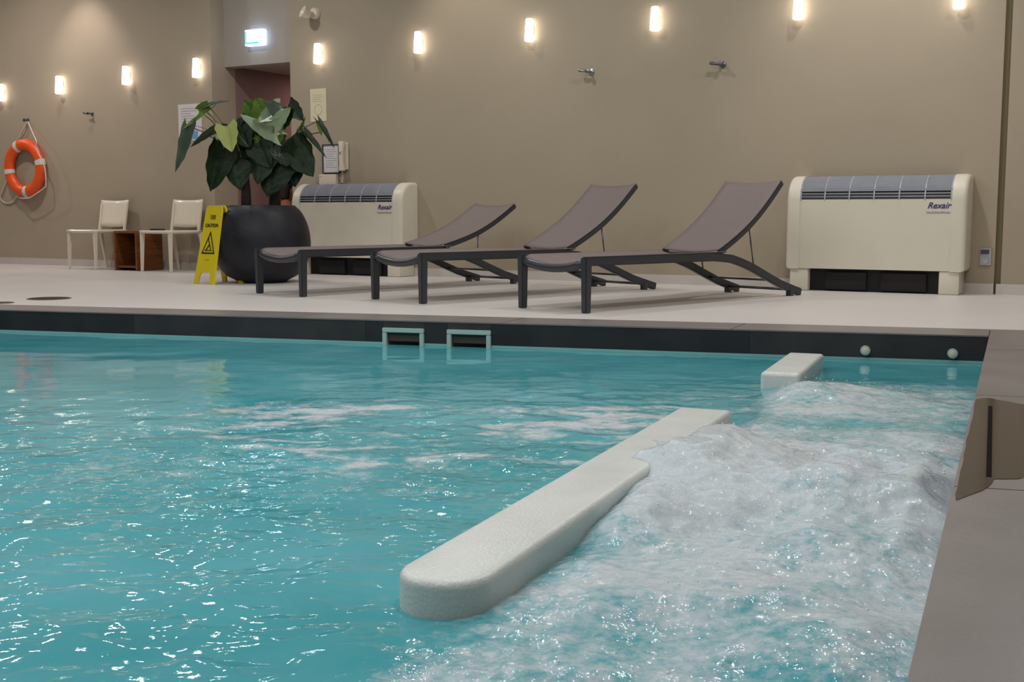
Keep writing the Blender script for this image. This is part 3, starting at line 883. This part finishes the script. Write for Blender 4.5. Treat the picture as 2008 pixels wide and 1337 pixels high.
# ================================================================== YELLOW FLOOR SIGN
sg_l, sg_r = at(409, 555), at(449, 556)
sg = thing('wet_floor_sign', 'yellow folding wet floor sign standing left of the planter', 'sign', Vector(((sg_l.x + sg_r.x) / 2, (sg_l.y + sg_r.y) / 2, 0)), R(-42))
HS, SPR = 0.665, 0.29
def panel(front):
    # outline in panel plane (x, h), tapering to the top, notch between the feet, hand hole
    o = [(-.15, 0), (-.09, 0), (-.075, .085), (-.05, .10), (.05, .10), (.075, .085), (.09, 0), (.15, 0), (.142, .13), (.120, HS - .05), (.110, HS - .012), (.09, HS), (-.09, HS), (-.110, HS - .012), (-.120, HS - .05), (-.142, .13)]
    b = bmesh.new()
    hole = [(-.042, HS - .12), (.042, HS - .12), (.042, HS - .08), (-.042, HS - .08)]
    vo = [b.verts.new((x, 0, z)) for x, z in o]; vh = [b.verts.new((x, 0, z)) for x, z in hole]
    es = [b.edges.new((vo[i], vo[(i + 1) % len(vo)])) for i in range(len(vo))] + [b.edges.new((vh[i], vh[(i + 1) % 4])) for i in range(4)]
    bmesh.ops.triangle_fill(b, use_beauty=True, edges=es)
    th = math.atan2(SPR / 2 - .012, HS)
    for v in b.verts:
        h = v.co.z
        dy = (SPR / 2) - h * math.tan(th)
        v.co.y = -dy if front else dy
    return b
for fr in (True, False):
    o = obj('panel', panel(fr), M_yellow, sg)
    md = o.modifiers.new('thickness', 'SOLIDIFY'); md.thickness = .014; md.offset = 0
    if fr: sign_front = o
obj('hinge', bx(-.06, .06, -.016, .016, HS - .02, HS - .002, .004), M_yellow, sg)
th_s = math.atan2(SPR / 2 - .012, HS)
def sgm(x, h):                                       # matrix of a point on the front panel's face
    return Matrix.Translation((x, -(SPR / 2 - h * math.tan(th_s)) - .0085, h)) @ Matrix.Rotation(-th_s, 4, 'X') @ FACE
text_mesh('lettering', 'CAUTION', 0.042, M_black, sg, sgm(0, .495), bold=.0012)
o = obj('printed_bar', bx(-.03, .03, -.004, .004, -.001, .001), mat('ochre_print', srgb(190, 150, 20), .5), sg); o.matrix_local = sgm(0, .205)
b = bmesh.new()
tri = [(-.088, -.085), (.088, -.085), (0, .092)]
def bar(b, a, c, w):
    a, c = Vector((a[0], a[1], 0)), Vector((c[0], c[1], 0)); d = (c - a).normalized(); n = Vector((-d.y, d.x, 0)) * w / 2
    vs = [b.verts.new(v) for v in (a - n - d * w / 2, c - n + d * w / 2, c + n + d * w / 2, a + n - d * w / 2)]
    b.faces.new(vs)
for i in range(3): bar(b, tri[i], tri[(i + 1) % 3], .014)
bar(b, (-.03, -.055), (.008, -.01), .016); bar(b, (.008, -.01), (.03, -.05), .013); bar(b, (.008, -.008), (-.012, .022), .013); bar(b, (-.05, -.062), (.05, -.062), .008)
lathe(b, [(.0, 0.0), (.012, 0.0)], 10, (-.018, .040, 0), cap=False)
o = obj('warning_triangle', b, M_black, sg); o.matrix_local = sgm(0, .345)

# ================================================================== PLANTER AND PLANT
pc = at(505, 556); POT = Vector((pc.x - .005, pc.y + 0.225, 0))
pot = thing('round_planter', 'large round anthracite planter in front of the doorway', 'planter', POT)
prof = [(0.0, 0.0), (.205, 0.0), (.228, .02)]
for k in range(1, 18):
    z = .02 + (.655 - .02) * k / 18
    u = (z - .335) / .335
    prof.append((0.425 * math.sqrt(max(0.0, 1 - (abs(u) ** 2.1) * (0.74 if u < 0 else 0.50))), z))
prof += [(.298, .662), (.290, .668), (.275, .664), (.262, .60), (.25, .55)]
obj('bowl', lathe(bmesh.new(), prof, 48, cap=False), M_pot, pot, True)
obj('soil', lathe(bmesh.new(), [(0.0, .585), (.15, .59), (.262, .58)], 24, cap=False), M_soil, pot, True)
plant = thing('potted_plant', 'leafy green plant with large heart-shaped leaves in the round planter', 'plant', POT + Vector((0, 0, .575)))
PO = POT + Vector((0, 0, .575))
def zc(x, y): return (330 + x / 4.016, 130 + y / 4.016)      # from my enlarged view of the plant to the photo
def pl(x, y, dy): return at_y(*zc(x, y), POT.y + dy) - PO
tr1 = [pl(612, 1110, -.02), pl(612, 1000, -.02), pl(605, 900, -.02), pl(600, 800, -.02), pl(590, 700, 0)]
tr1[0].z = -0.02
tr2 = [pl(840, 1110, .08), pl(838, 1000, .08), pl(832, 900, .06), pl(815, 760, .04), pl(800, 640, .02)]
tr2[0].z = -0.02
obj('trunk', tube(bmesh.new(), tr1, [.047, .043, .038, .032, .02], 12), M_trunk, plant, True)
obj('trunk', tube(bmesh.new(), tr2, [.055, .05, .044, .034, .02], 12), M_trunk, plant, True)
T1, T2 = tr1[-2], tr2[-2]
def leaf(base, tip, width, m, normal=(0, -1, .35), fold=.18, curl=.12, root=None, dyb=0.0, dyt=0.0, seed=0, stalk=True):
    B = pl(*base, dyb); T = pl(*tip, dyt)
    ax = T - B; L = ax.length; ax.normalize()
    n = Vector(normal); n = (n - ax * n.dot(ax)).normalized(); sd = ax.cross(n).normalized()
    W = width / 4.016 / FPX * POT.y
    rnd = random.Random(seed); ph = rnd.uniform(0, 6)
    b = bmesh.new(); NU, NV = 16, 5; g = []
    for i in range(NU + 1):
        u = i / NU; row = []
        hw = 0.5 * W * (max(0.0, math.sin(math.pi * min(1, (u * .86 + .14) ** .62)))) ** .75 * (1.0 if u < .92 else 1 - (u - .92) / .08 * .75)
        hw *= 1 + .06 * math.sin(u * 22 + ph)
        for j in range(-NV, NV + 1):
            v = j / NV
            back = -.20 * L * (abs(v) ** 1.5) * (1 - u) ** 2.2           # heart-shaped lobes behind the stalk
            p = B + ax * (u * L + back) + sd * (v * hw)
            p += n * (fold * abs(v) * hw - curl * L * (u - .25) ** 2 + .05 * hw * math.sin(u * 9 + ph) * abs(v) - .035 * W * max(0, 1 - abs(v) * 5) + .012 * W * math.sin(u * 30 + abs(v) * 9))
            row.append(b.verts.new(p))
        g.append(row)
    for i in range(NU):
        for j in range(2 * NV): b.faces.new((g[i][j], g[i][j + 1], g[i + 1][j + 1], g[i + 1][j]))
    o = obj('leaf', b, m, plant, True)
    if stalk:
        r = root if root is not None else (T1 if base[0] < 640 else T2)
        mid = (r + B) / 2 + Vector((0, .02, .06))
        s = obj('stalk', tube(bmesh.new(), [r, (r + mid) / 2 + Vector((0, 0, .02)), mid, (mid + B) / 2 + Vector((0, 0, .015)), B], [.009, .008, .007, .006, .005], 6), M_stem, o, True)
    return o
LV = [
    ((150, 470), (62, 835), 135, M_leaf_g, (-.5, -1, .2), -.20, -.05),
    ((330, 330), (112, 510), 62, M_leaf_m, (.2, -.6, 1), .3, -.10),
    ((270, 330), (470, 262), 80, M_leaf_g, (0, -.7, 1), .3, .10),
    ((240, 345), (312, 270), 70, M_leaf_m, (0, -1, .5), .2, .05),
    ((310, 500), (220, 466), 34, M_leaf_d, (0, -.5, 1), .2, .1),
    ((370, 500), (172, 632), 80, M_leaf_d, (.3, -.8, .8), .3, .05),
    ((455, 470), (500, 675), 170, M_leaf_y, (.0, -1, .15), .10, .05),
    ((530, 450), (640, 640), 210, M_leaf_d, (.1, -1, .3), .2, .1),
    ((640, 500), (460, 450), 90, M_leaf_d, (0, -.7, 1), .2, .1),
    ((430, 640), (330, 985), 250, M_leaf_d, (-.25, -1, .1), -.15, .0),
    ((520, 640), (565, 975), 280, M_leaf_d, (.05, -1, .1), -.15, .02),
    ((660, 570), (640, 850), 230, M_leaf_d, (.1, -1, .2), -.12, .02),
    ((730, 430), (600, 270), 270, M_leaf_m, (-.2, -1, .4), .15, .15),
    ((780, 420), (690, 250), 230, M_leaf_m, (.1, -1, .4), .15, .12),
    ((860, 545), (560, 385), 130, M_leaf_p, (.3, -1, .5), -.25, -.10),
    ((890, 330), (705, 445), 170, M_leaf_p, (-.1, -1, .6), .25, -.05),
    ((860, 360), (760, 280), 140, M_leaf_g, (.1, -1, .7), .2, .1),
    ((830, 470), (965, 320), 110, M_leaf_p, (.3, -1, .3), .2, .0),
    ((940, 310), (1065, 425), 150, M_leaf_d, (.2, -1, .5), .2, .08),
    ((830, 500), (800, 700), 190, M_leaf_m, (0, -1, .2), .2, .05),
    ((880, 470), (890, 690), 90, M_leaf_m, (.5, -1, .2), .2, .05),
    ((880, 670), (775, 1025), 330, M_leaf_d, (-.05, -1, .1), -.15, .02),
    ((760, 640), (700, 930), 240, M_leaf_d, (-.15, -1, .15), -.15, .02),
    ((960, 590), (1142, 870), 260, M_leaf_d, (.2, -1, .25), -.12, .02),
    ((920, 690), (1000, 950), 280, M_leaf_d, (.1, -1, .12), -.12, .02),
    ((1068, 505), (1248, 718), 62, M_leaf_d, (.5, -.8, .7), .3, .05),
    ((1180, 430), (1312, 645), 58, M_leaf_d, (.6, -.7, .7), .3, .05),
    ((1215, 515), (1165, 425), 62, M_leaf_m, (.2, -1, .5), .2, .05),
    ((1020, 535), (1082, 396), 34, M_leaf_m, (.6, -.8, .3), .2, .05),
    ((940, 690), (985, 560), 110, M_leaf_d, (.1, -1, .2), .2, .05),
    ((960, 700), (995, 650), 60, M_leaf_m, (.1, -1, .4), .2, .05),
    ((600, 560), (700, 760), 220, M_leaf_d, (.2, -1, .3), .12, .05),
    ((700, 600), (800, 800), 220, M_leaf_d, (-.1, -1, .3), .12, .05),
    ((480, 560), (440, 760), 180, M_leaf_d, (-.3, -1, .3), .12, .05),
    ((620, 470), (690, 330), 160, M_leaf_m, (-.3, -1, .3), .15, .05),
    ((880, 620), (940, 790), 200, M_leaf_d, (.3, -1, .3), .12, .05),
    ((640, 640), (560, 830), 200, M_leaf_d, (-.2, -1, .2), .12, .05),
    ((740, 560), (760, 690), 130, M_leaf_m, (.2, -1, .3), .2, .05),
    ((540, 480), (600, 420), 120, M_leaf_d, (.2, -1, .6), .2, .05),
    ((900, 440), (990, 330), 120, M_leaf_d, (.2, -1, .5), .2, .05),
]
for i, (ba, ti, w, m, nn, fo, cu) in enumerate(LV):
    rnd = random.Random(i + 50)
    dy = {M_leaf_d.name: -.02, M_leaf_m.name: .05, M_leaf_p.name: -.10, M_leaf_y.name: -.34, M_leaf_g.name: -.05}[m.name] + rnd.uniform(-.10, .10)
    leaf(ba, ti, w, m, nn, fo, cu, None, dy, dy - .06 + rnd.uniform(-.05, .05), i)

# ================================================================== THINGS ON THE WALLS
def on_wall(name, label, cat, px, py, off=0.0, group=None):
    p = wall_pt(px, py, off)
    return thing(name, label, cat, p, WA, group)
def sconce(px, ybot, off, label):
    p = wall_pt(px, ybot, off + 0.05)
    t = thing('wall_lamp', label, 'lamp', p - WN * 0.05, WA, 'glowing tapered wall lamps')
    h = 0.195
    b = lathe(bmesh.new(), [(.0, .004), (.036, 0), (.0425, .010), (.040, .06), (.0325, h - .010), (.028, h), (0, h)], 20, (0, -.05, 0), cap=False)
    obj('glass_shade', b, M_glass, t, True)
    obj('cap', lathe(bmesh.new(), [(0.022, h), (.020, h + .005), (0, h + .006)], 16, (0, -.05, 0), cap=False), M_chrome, t, 'auto')
    obj('bracket', bx(-.008, .008, -.03, -.006, h * .5 - .01, h * .5 + .01), M_chrome, t)
    obj('wall_plate', bx(-.02, .02, -.006, 0, h * .5 - .04, h * .5 + .04, .002), M_chrome, t)
for px, yb, off, lb in (
    (1, 198, LEFT_OFF, 'glowing wall lamp cut off by the left picture edge'),
    (116, 184, LEFT_OFF, 'glowing wall lamp above and right of the life ring'),
    (247, 166, LEFT_OFF, 'glowing wall lamp above the left ivory chair'),
    (385, 152, LEFT_OFF, 'glowing wall lamp just left of the doorway'),
    (623, 125, 0, 'glowing wall lamp just right of the doorway under the emergency spotlight'),
    (820, 104, 0, 'glowing wall lamp above the right end of the left heater'),
    (1038, 81, 0, 'glowing wall lamp left of the first steel hook on the long wall'),
    (1284, 60, 0, 'glowing wall lamp between the two steel hooks on the long wall'),
    (1565, 38, 0, 'glowing wall lamp above the left end of the right heater, top cut off'),
    (1880, 17, 0, 'glowing wall lamp at the top right, next to the vertical wall joint')):
    sconce(px, yb, off, lb)

# life ring
ring = on_wall('life_ring', 'orange life ring with white bands and rope hanging on the wall', 'life ring', 57, 330, LEFT_OFF)
b = bmesh.new(); RM, rm = 0.272, 0.066
def torus(b, RM, rm, a0, a1, n, seg=16, ky=0.8, cy=-.055):
    rings = []
    for i in range(n + 1):
        a = a0 + (a1 - a0) * i / n
        rings.append([b.verts.new(((RM + rm * math.cos(t)) * math.cos(a), cy + ky * rm * math.sin(t), (RM + rm * math.cos(t)) * math.sin(a))) for t in [2 * math.pi * k / seg for k in range(seg)]])
    for i in range(n):
        for k in range(seg):
            b.faces.new((rings[i][k], rings[i][(k + 1) % seg], rings[i + 1][(k + 1) % seg], rings[i + 1][k]))
torus(b, RM, rm, 0, 2 * math.pi, 48)
bmesh.ops.remove_doubles(b, verts=b.verts, dist=1e-5)
obj('float', b, M_orange, ring, True)
for a in (12, 112, 188, 275):
    b = bmesh.new(); torus(b, RM, rm + .003, R(a - 6), R(a + 6), 5)
    obj('band', b, M_band, ring, True)
def rl(zx, zy, off):                                  # from my enlarged view of the ring to the ring's own frame
    p = wall_pt(zx / 7.036, 220 + zy / 7.036, LEFT_OFF + off) - Vector(ring.location)
    return Vector((p.dot(WU), -off, p.z))
def smooth_path(pts, n=6):
    out = []
    for i in range(len(pts) - 1):
        p0 = pts[max(i - 1, 0)]; p1 = pts[i]; p2 = pts[i + 1]; p3 = pts[min(i + 2, len(pts) - 1)]
        for k in range(n):
            t = k / n
            out.append(0.5 * ((2 * p1) + (p2 - p0) * t + (2 * p0 - 5 * p1 + 4 * p2 - p3) * t * t + (3 * p1 - p0 - 3 * p2 + p3) * t ** 3))
    return out + [pts[-1]]
r1 = [rl(385, 130, .03), rl(450, 280, .08), rl(505, 410, .125), rl(500, 490, .125), rl(590, 690, .122), rl(625, 800, .12), rl(635, 1000, .12), rl(610, 1045, .122), rl(430, 1170, .12), rl(340, 1188, .11), rl(270, 1180, .06)]
r2 = [rl(380, 130, .03), rl(300, 270, .03), rl(235, 400, .015), rl(150, 620, .012), rl(118, 850, .012), rl(60, 1030, .012), rl(8, 1160, .012), rl(45, 1235, .012), rl(110, 1255, .012), rl(180, 1230, .012), rl(230, 1165, .014), rl(270, 1180, .06)]
obj('rope', tube(bmesh.new(), smooth_path(r1), .0075, 6), M_rope, ring, True)
obj('rope', tube(bmesh.new(), smooth_path(r2), .0075, 6), M_rope, ring, True)
def hook_mesh():
    b = lathe(bmesh.new(), [(.026, 0), (.026, .006), (.012, .010), (.010, .045), (.018, .047), (.018, .056), (0, .058)], 14, cap=False)
    bmesh.ops.rotate(b, verts=b.verts, cent=(0, 0, 0), matrix=Matrix.Rotation(math.pi / 2, 3, 'X'))
    return b
h = obj('hanging_hook', hook_mesh(), M_hook, ring, 'auto'); h.location = rl(385, 112, 0.0)
def wall_hook(px, py, off, label, m, sc_=1.0):
    t = on_wall('wall_hook', label, 'hook', px, py, off, 'steel hooks on the walls')
    o = obj('plate', hook_mesh(), m, t, 'auto'); o.scale = (sc_, sc_ * 1.6, sc_)
    o = obj('arm', tube(bmesh.new(), [(.0, -.06, 0), (-.05, -.075, .004), (-.085, -.075, .012)], [.012, .013, .015], 10), m, t, True); o.scale = (sc_,) * 3
wall_hook(1160, 141, 0, 'bright steel wall hook between the third and fourth lamps of the long wall', M_chrome)
wall_hook(1418, 127, 0, 'dull steel wall hook above the rightmost lounger', M_hook)
wall_hook(181, 223, LEFT_OFF, 'small steel wall hook between the life ring and the chairs', M_hook, .8)

# emergency spotlight
es = on_wall('emergency_spotlight', 'small white round spotlight on the wall right of the exit sign', 'spotlight', 619, 27, 0)
b = lathe(bmesh.new(), [(.055, 0), (.055, .03), (.045, .045), (0, .047)], 18, cap=False)
bmesh.ops.rotate(b, verts=b.verts, cent=(0, 0, 0), matrix=Matrix.Rotation(math.pi / 2, 3, 'X'))
obj('base', b, M_ivory, es, 'auto')
obj('arm', tube(bmesh.new(), [(0, -.04, 0), (-.02, -.09, -.005)], .014, 10), M_ivory, es, True)
b = lathe(bmesh.new(), [(0, -.05), (.03, -.048), (.05, -.02), (.062, .035), (.056, .037), (.03, .012), (0, .01)], 20, cap=False)
bmesh.ops.rotate(b, verts=b.verts, cent=(0, 0, 0), matrix=Euler((R(65), 0, R(-30))).to_matrix())
bmesh.ops.translate(b, verts=b.verts, vec=(-.03, -.12, -.01))
obj('lamp_head', b, M_ivory, es, 'auto')

# lit exit sign on the panel over the doorway
ex = on_wall('exit_sign', 'lit white and green exit sign above the doorway', 'exit sign', 507, 76, -0.05)
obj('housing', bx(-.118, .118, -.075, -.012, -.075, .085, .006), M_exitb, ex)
obj('mount', bx(-.05, .05, -.012, 0, -.03, .03), M_ivory, ex)
obj('face', bx(-.110, .110, -.079, -.075, -.065, .075), M_exit, ex)
obj('green_field', bx(-.108, -.088, -.082, -.0791, -.063, .073), M_exitg, ex)
obj('green_field', bx(-.088, .07, -.082, -.0791, -.063, -.040), M_exitg, ex)

# papers, frame, telephone
pn = on_wall('paper_notice', 'white paper notice with a blue block on the wall behind the plant', 'notice', 373, 238, LEFT_OFF)
obj('sheet', bx(-.165, .165, -.004, 0, -.20, .18), M_paper, pn)
obj('printed_block', bx(-.07, .11, -.0045, -.004, -.185, -.10), M_paperb, pn)
b = bmesh.new()
for k in range(8): box(b, -.12, .06 + .05 * math.sin(k * 2.1), -.0045, -.004, .13 - k * .026, .136 - k * .026)
o = obj('printed_lines', b, M_grey, pn); o['kind'] = 'stuff'
pn = on_wall('paper_notice', 'yellowed paper notice on the wall right of the doorway', 'notice', 624.5, 205, 0)
obj('sheet', bx(-.10, .10, -.004, 0, -.165, .155), M_papery, pn)
b = bmesh.new()
for k in range(4): box(b, -.07, .05 + .02 * math.sin(k * 2.1), -.0045, -.004, .09 - k * .02, .094 - k * .02)
bar(b, (0, 0), (.001, .001), .0001)
o = obj('printed_lines', b, mat('ochre_ink', srgb(176, 160, 110), .7), pn); o['kind'] = 'stuff'
b = bmesh.new()
for k in range(24):
    a0, a1 = 2 * math.pi * k / 24, 2 * math.pi * (k + 1) / 24
    tube(b, [(.045 * math.cos(a0), -.0042, -.05 + .05 * math.sin(a0)), (.045 * math.cos(a1), -.0042, -.05 + .05 * math.sin(a1))], .002, 4)
obj('printed_drawing', b, MATS['ochre_ink'], pn)
fr = on_wall('framed_notice', 'white notice in a thin dark frame beside the wall telephone', 'notice', 651.5, 311.5, 0)
FW, FH = .108, .142
obj('frame_rail', bx(-FW, FW, -.022, 0, FH - .008, FH), M_metal_d, fr)
obj('frame_rail', bx(-FW, FW, -.022, 0, -FH, -FH + .008), M_metal_d, fr)
obj('frame_post', bx(-FW, -FW + .008, -.022, 0, -FH + .008, FH - .008), M_metal_d, fr)
obj('frame_post', bx(FW - .016, FW, -.022, 0, -FH + .008, FH - .008), M_metal_d, fr)
obj('sheet', bx(-FW + .006, FW - .012, -.012, -.002, -FH + .006, FH - .006), M_paper, fr)
b = bmesh.new()
for k in range(9): box(b, -.07, .04 + .02 * math.sin(k * 1.7), -.0125, -.012, .09 - k * .022, .095 - k * .022)
o = obj('printed_lines', b, M_grey, fr); o['kind'] = 'stuff'
jb = on_wall('junction_box', 'plain pale plastic box on the wall under the framed notice', 'box', 648, 355, 0)
obj('case', bx(-.105, .105, -.05, 0, -.09, .065, .005), M_ivory, jb)
obj('lid_screw', lathe(bmesh.new(), [(.006, 0), (.006, .003), (0, .003)], 8, (-.085, -.052, .045), cap=False), M_grey, jb)
ph = on_wall('wall_telephone', 'ivory wall telephone handset with a hanging cord', 'telephone', 677, 307, 0)
obj('cradle', bx(-.04, .045, -.03, 0, -.13, .135, .008), M_ivory, ph)
b = tube(bmesh.new(), [(0, -.05, -.14), (0, -.062, -.07), (0, -.066, 0), (0, -.062, .07), (0, -.05, .145)], [1.15, .8, .75, .8, 1.15], flat=(.058, .036))
bmesh.ops.bevel(b, geom=list(b.edges), offset=.006, segments=2, affect='EDGES')
obj('handset', b, M_ivory, ph, 'auto')
obj('earpiece_mark', bx(-.008, .008, -.087, -.080, .02, .045, .002), M_grey, ph)
pts = [Vector((-.015 + .008 * math.sin(k * 1.9), -.03 - .006 * math.cos(k * 1.9), -.13 - k * .006)) for k in range(24)]
obj('cord', tube(bmesh.new(), pts + [Vector((-.03, -.02, -.29)), Vector((-.045, -.012, -.24))], .006, 6), M_ivory, ph, True)

# wall socket by the vertical joint
so = on_wall('wall_socket', 'grey double wall socket low on the wall right of the heater', 'socket', 1933, 503, 0)
obj('plate', bx(-.040, .040, -.014, 0, -.065, .062, .004), mat('grey_socket', srgb(176, 176, 180), .35), so)
obj('switch_rocker', bx(-.034, .024, -.022, -.014, .020, .052, .002), mat('slate_switch', srgb(66, 68, 88), .4), so)
obj('socket_face', lathe(bmesh.new(), [(.026, 0), (.026, .006), (.02, .002), (0, .002)], 18, cap=False), MATS['grey_socket'], so, 'auto').matrix_local = Matrix.Translation((0, -.014, -.025)) @ Matrix.Rotation(math.pi / 2, 4, 'X')

# small light in the doorway
dl = thing('door_light', 'tiny bright white lamp at the right edge of the doorway', 'lamp', wall_pt(577.5, 200, -0.03), WA)
obj('lens', lathe(bmesh.new(), [(0, -.022), (.012, -.016), (.016, 0), (.012, .016), (0, .022)], 12, (-.012, 0, 0), cap=False), M_glass, dl, True)

# floor drains on the left of the deck
def drain(px, py, rx, label):
    c = at(px, py)
    t = thing('floor_drain', label, 'drain', Vector((c.x, c.y, 0)), 0)
    obj('rim', lathe(bmesh.new(), [(rx, 0.0), (rx, .003), (rx - .015, .004), (rx - .015, .001)], 28, cap=False), M_drain, t, 'auto')
    obj('grate', lathe(bmesh.new(), [(0, .0015), (rx - .015, .0015)], 28, cap=False), M_dark, t)
    for k in range(-3, 4):
        y = k * rx / 4; w = math.sqrt(max(0, (rx - .02) ** 2 - y * y))
        obj('grate_bar', bx(-w, w, y - .006, y + .006, .0015, .0035), M_drain, t)
drain(96, 585.5, .15, 'dark round drain in the pale deck near the far coping')
drain(0, 594, .09, 'dark drain in the deck cut off by the left picture edge')

# puddle and painted step shadow on the wet coping at the right
pts = [(1914, 783), (1925, 781), (1940, 780), (1970, 786), (2010, 793), (2060, 800), (2080, 880), (2060, 945), (2005, 938), (1985, 940), (1950, 940), (1938, 955), (1925, 963), (1900, 972), (1876, 981), (1872, 978), (1880, 938), (1890, 890), (1902, 835)]
P3 = [at(x, y, 0.0) for x, y in pts]
cx = sum(v.x for v in P3) / len(P3); cy = sum(v.y for v in P3) / len(P3)
b = bmesh.new()
loop = []
for i in range(len(P3)):
    a, c = P3[i], P3[(i + 1) % len(P3)]
    for k in range(4):
        v = a.lerp(c, k / 4); j = random.uniform(-.004, .004)
        loop.append((v.x + j, v.y + j))
top = [b.verts.new((cx + (x - cx) * .992, cy + (y - cy) * .995, .0012)) for x, y in loop]; low = [b.verts.new((x, y, .0004)) for x, y in loop]
for i in range(len(loop)):
    k = (i + 1) % len(loop); b.faces.new((low[i], low[k], top[k], top[i]))
b.faces.new(top)
pud = obj('water_puddle', b, M_puddle, None)
tag(pud, 'shallow brownish puddle on the wet coping at the right edge', 'puddle')
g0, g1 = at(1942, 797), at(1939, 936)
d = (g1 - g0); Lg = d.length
sl = thing('step_shadow', 'narrow dark strip painting the shadow of a step edge in the coping', 'drain', Vector((g0.x, g0.y, 0)), math.atan2(d.y, d.x))
obj('shadow_strip', bx(0, Lg, -.006, .006, .0010, .0018), mat('step_shadow_dark', srgb(26, 21, 18), .9, spec=.05), sl)  # flat dark strip painted as the shadow of the step edge
# ================================================================== PERSON crouching in the doorway behind the planter
hp = wall_pt(564, 372, -0.34)
pr = thing('person', 'person with black hair and pale top crouching in the doorway behind the planter', 'person', Vector((hp.x, hp.y, 0)) - Vector((math.cos(WA + R(60)), math.sin(WA + R(60)), 0)) * .06, WA + R(60))
def skin_body(name, verts, edges, m, root=0, sub=2):
    me = bpy.data.meshes.new(name); me.from_pydata([v[:3] for v in verts], edges, []); me.update()
    o = new_obj(name, me, pr, m)
    md = o.modifiers.new('skin', 'SKIN'); md.use_smooth_shade = True
    for i, v in enumerate(verts):
        r = v[3]
        me.skin_vertices[0].data[i].radius = (r, r) if not isinstance(r, tuple) else r
    me.skin_vertices[0].data[root].use_root = True
    s = o.modifiers.new('smooth', 'SUBSURF'); s.levels = sub; s.render_levels = sub
    return o
hz = hp.z                                              # head centre; the person faces local +X
vb = [(-.10, 0, .17, .10), (-.07, 0, .32, .095), (-.02, 0, .48, .105), (.02, 0, hz - .20, .09), (.045, 0, hz - .125, .048), (.06, 0, hz - .07, .052),
      (.0, -.17, hz - .25, .05), (.10, -.21, hz - .45, .036), (.28, -.12, hz - .47, .028), (.36, -.08, hz - .46, .02),
      (.0, .17, hz - .25, .05), (.10, .21, hz - .45, .036), (.28, .12, hz - .47, .028), (.36, .08, hz - .46, .02),
      (-.05, -.10, .17, .085), (.27, -.14, .40, .058), (.10, -.13, .09, .038), (.20, -.14, .035, .03),
      (-.05, .10, .17, .085), (.27, .14, .40, .058), (.10, .13, .09, .038), (.20, .14, .035, .03)]
eb = [(0, 1), (1, 2), (2, 3), (3, 4), (4, 5), (3, 6), (6, 7), (7, 8), (8, 9), (3, 10), (10, 11), (11, 12), (12, 13), (0, 14), (14, 15), (15, 16), (16, 17), (0, 18), (18, 19), (19, 20), (20, 21)]
skin_body('body', vb, eb, M_skin)
skin_body('shirt', [(x, y, z, r * 1.1 + .006) for x, y, z, r in vb[:4]] + [(x, y, z, r * 1.12 + .006) for x, y, z, r in (vb[6], vb[7], vb[10], vb[11])], [(0, 1), (1, 2), (2, 3), (3, 4), (4, 5), (3, 6), (6, 7)], M_shirt)
skin_body('trousers', [(x, y, z, r * 1.08 + .006) for x, y, z, r in (vb[0], vb[14], vb[15], vb[16], vb[18], vb[19], vb[20])], [(0, 1), (1, 2), (2, 3), (0, 4), (4, 5), (5, 6)], M_trouser)
b = bmesh.new(); bmesh.ops.create_uvsphere(b, u_segments=28, v_segments=20, radius=1.0)
for v in b.verts:
    x, y, z = v.co
    k = 1.0 - .22 * max(0, -z) * (1 if True else 0)
    fx = .098 * x * (1 - .10 * max(0, -z)); fy = .076 * y * k; fz = .118 * z
    if x > .75 and abs(y) < .25 and -.35 < z < .1: fx += .022 * (1 - abs(y) / .25) * (1 - (z + .35) / .45)      # nose
    if x > .6 and abs(abs(y) - .35) < .2 and 0 < z < .25: fx -= .008                                            # eye sockets
    if x > .7 and abs(y) < .3 and -.6 < z < -.45: fx += .004                                                    # lips
    v.co = (fx + .065, fy, fz + hz)
obj('head', b, M_skin, pr, True)
for s in (-1, 1):
    b = bmesh.new(); bmesh.ops.create_uvsphere(b, u_segments=12, v_segments=8, radius=1.0)
    for v in b.verts: v.co = (v.co.x * .019 + .060, v.co.y * .009 + s * .077, v.co.z * .030 + hz - .008)
    obj('ear', b, M_skin, pr, True)
    b = bmesh.new(); bmesh.ops.create_uvsphere(b, u_segments=12, v_segments=8, radius=.010)
    for v in b.verts: v.co += Vector((.150, s * .031, hz + .012))
    obj('eye', b, M_black, pr, True)
    b = bmesh.new(); box(b, .13, .33, s * .14 - .04, s * .14 + .04, 0, .07, .025, 3)
    obj('shoe', b, M_dark, pr, 'auto')
b = bmesh.new(); bmesh.ops.create_uvsphere(b, u_segments=28, v_segments=20, radius=1.0)
for v in b.verts:
    x, y, z = v.co
    r = 1.0 if (x < .15 or z > .35) else .86
    v.co = (.112 * x * r + .052, .091 * y * (r if z < .3 else 1), .128 * z * (1 if z > 0 else (1.05 if x < 0.1 else .6)) + hz + .012)
obj('hair', b, M_hair, pr, True)
b = bmesh.new(); 
for s in (-1, 1):
    for k in range(5):
        a = R(-26 + k * 13); o0 = Vector((.36, s * .08, hz - .46))
        ln = (.055, .07, .075, .07, .05)[k]
        dv = Vector((math.cos(a), math.sin(a) * .6, -.25)).normalized()
        tube(b, [o0 - dv * .01, o0 + dv * ln * .55, o0 + dv * ln + Vector((0, 0, -.012))], [.009, .0085, .007], 8)
obj('fingers', b, M_skin, pr, True)
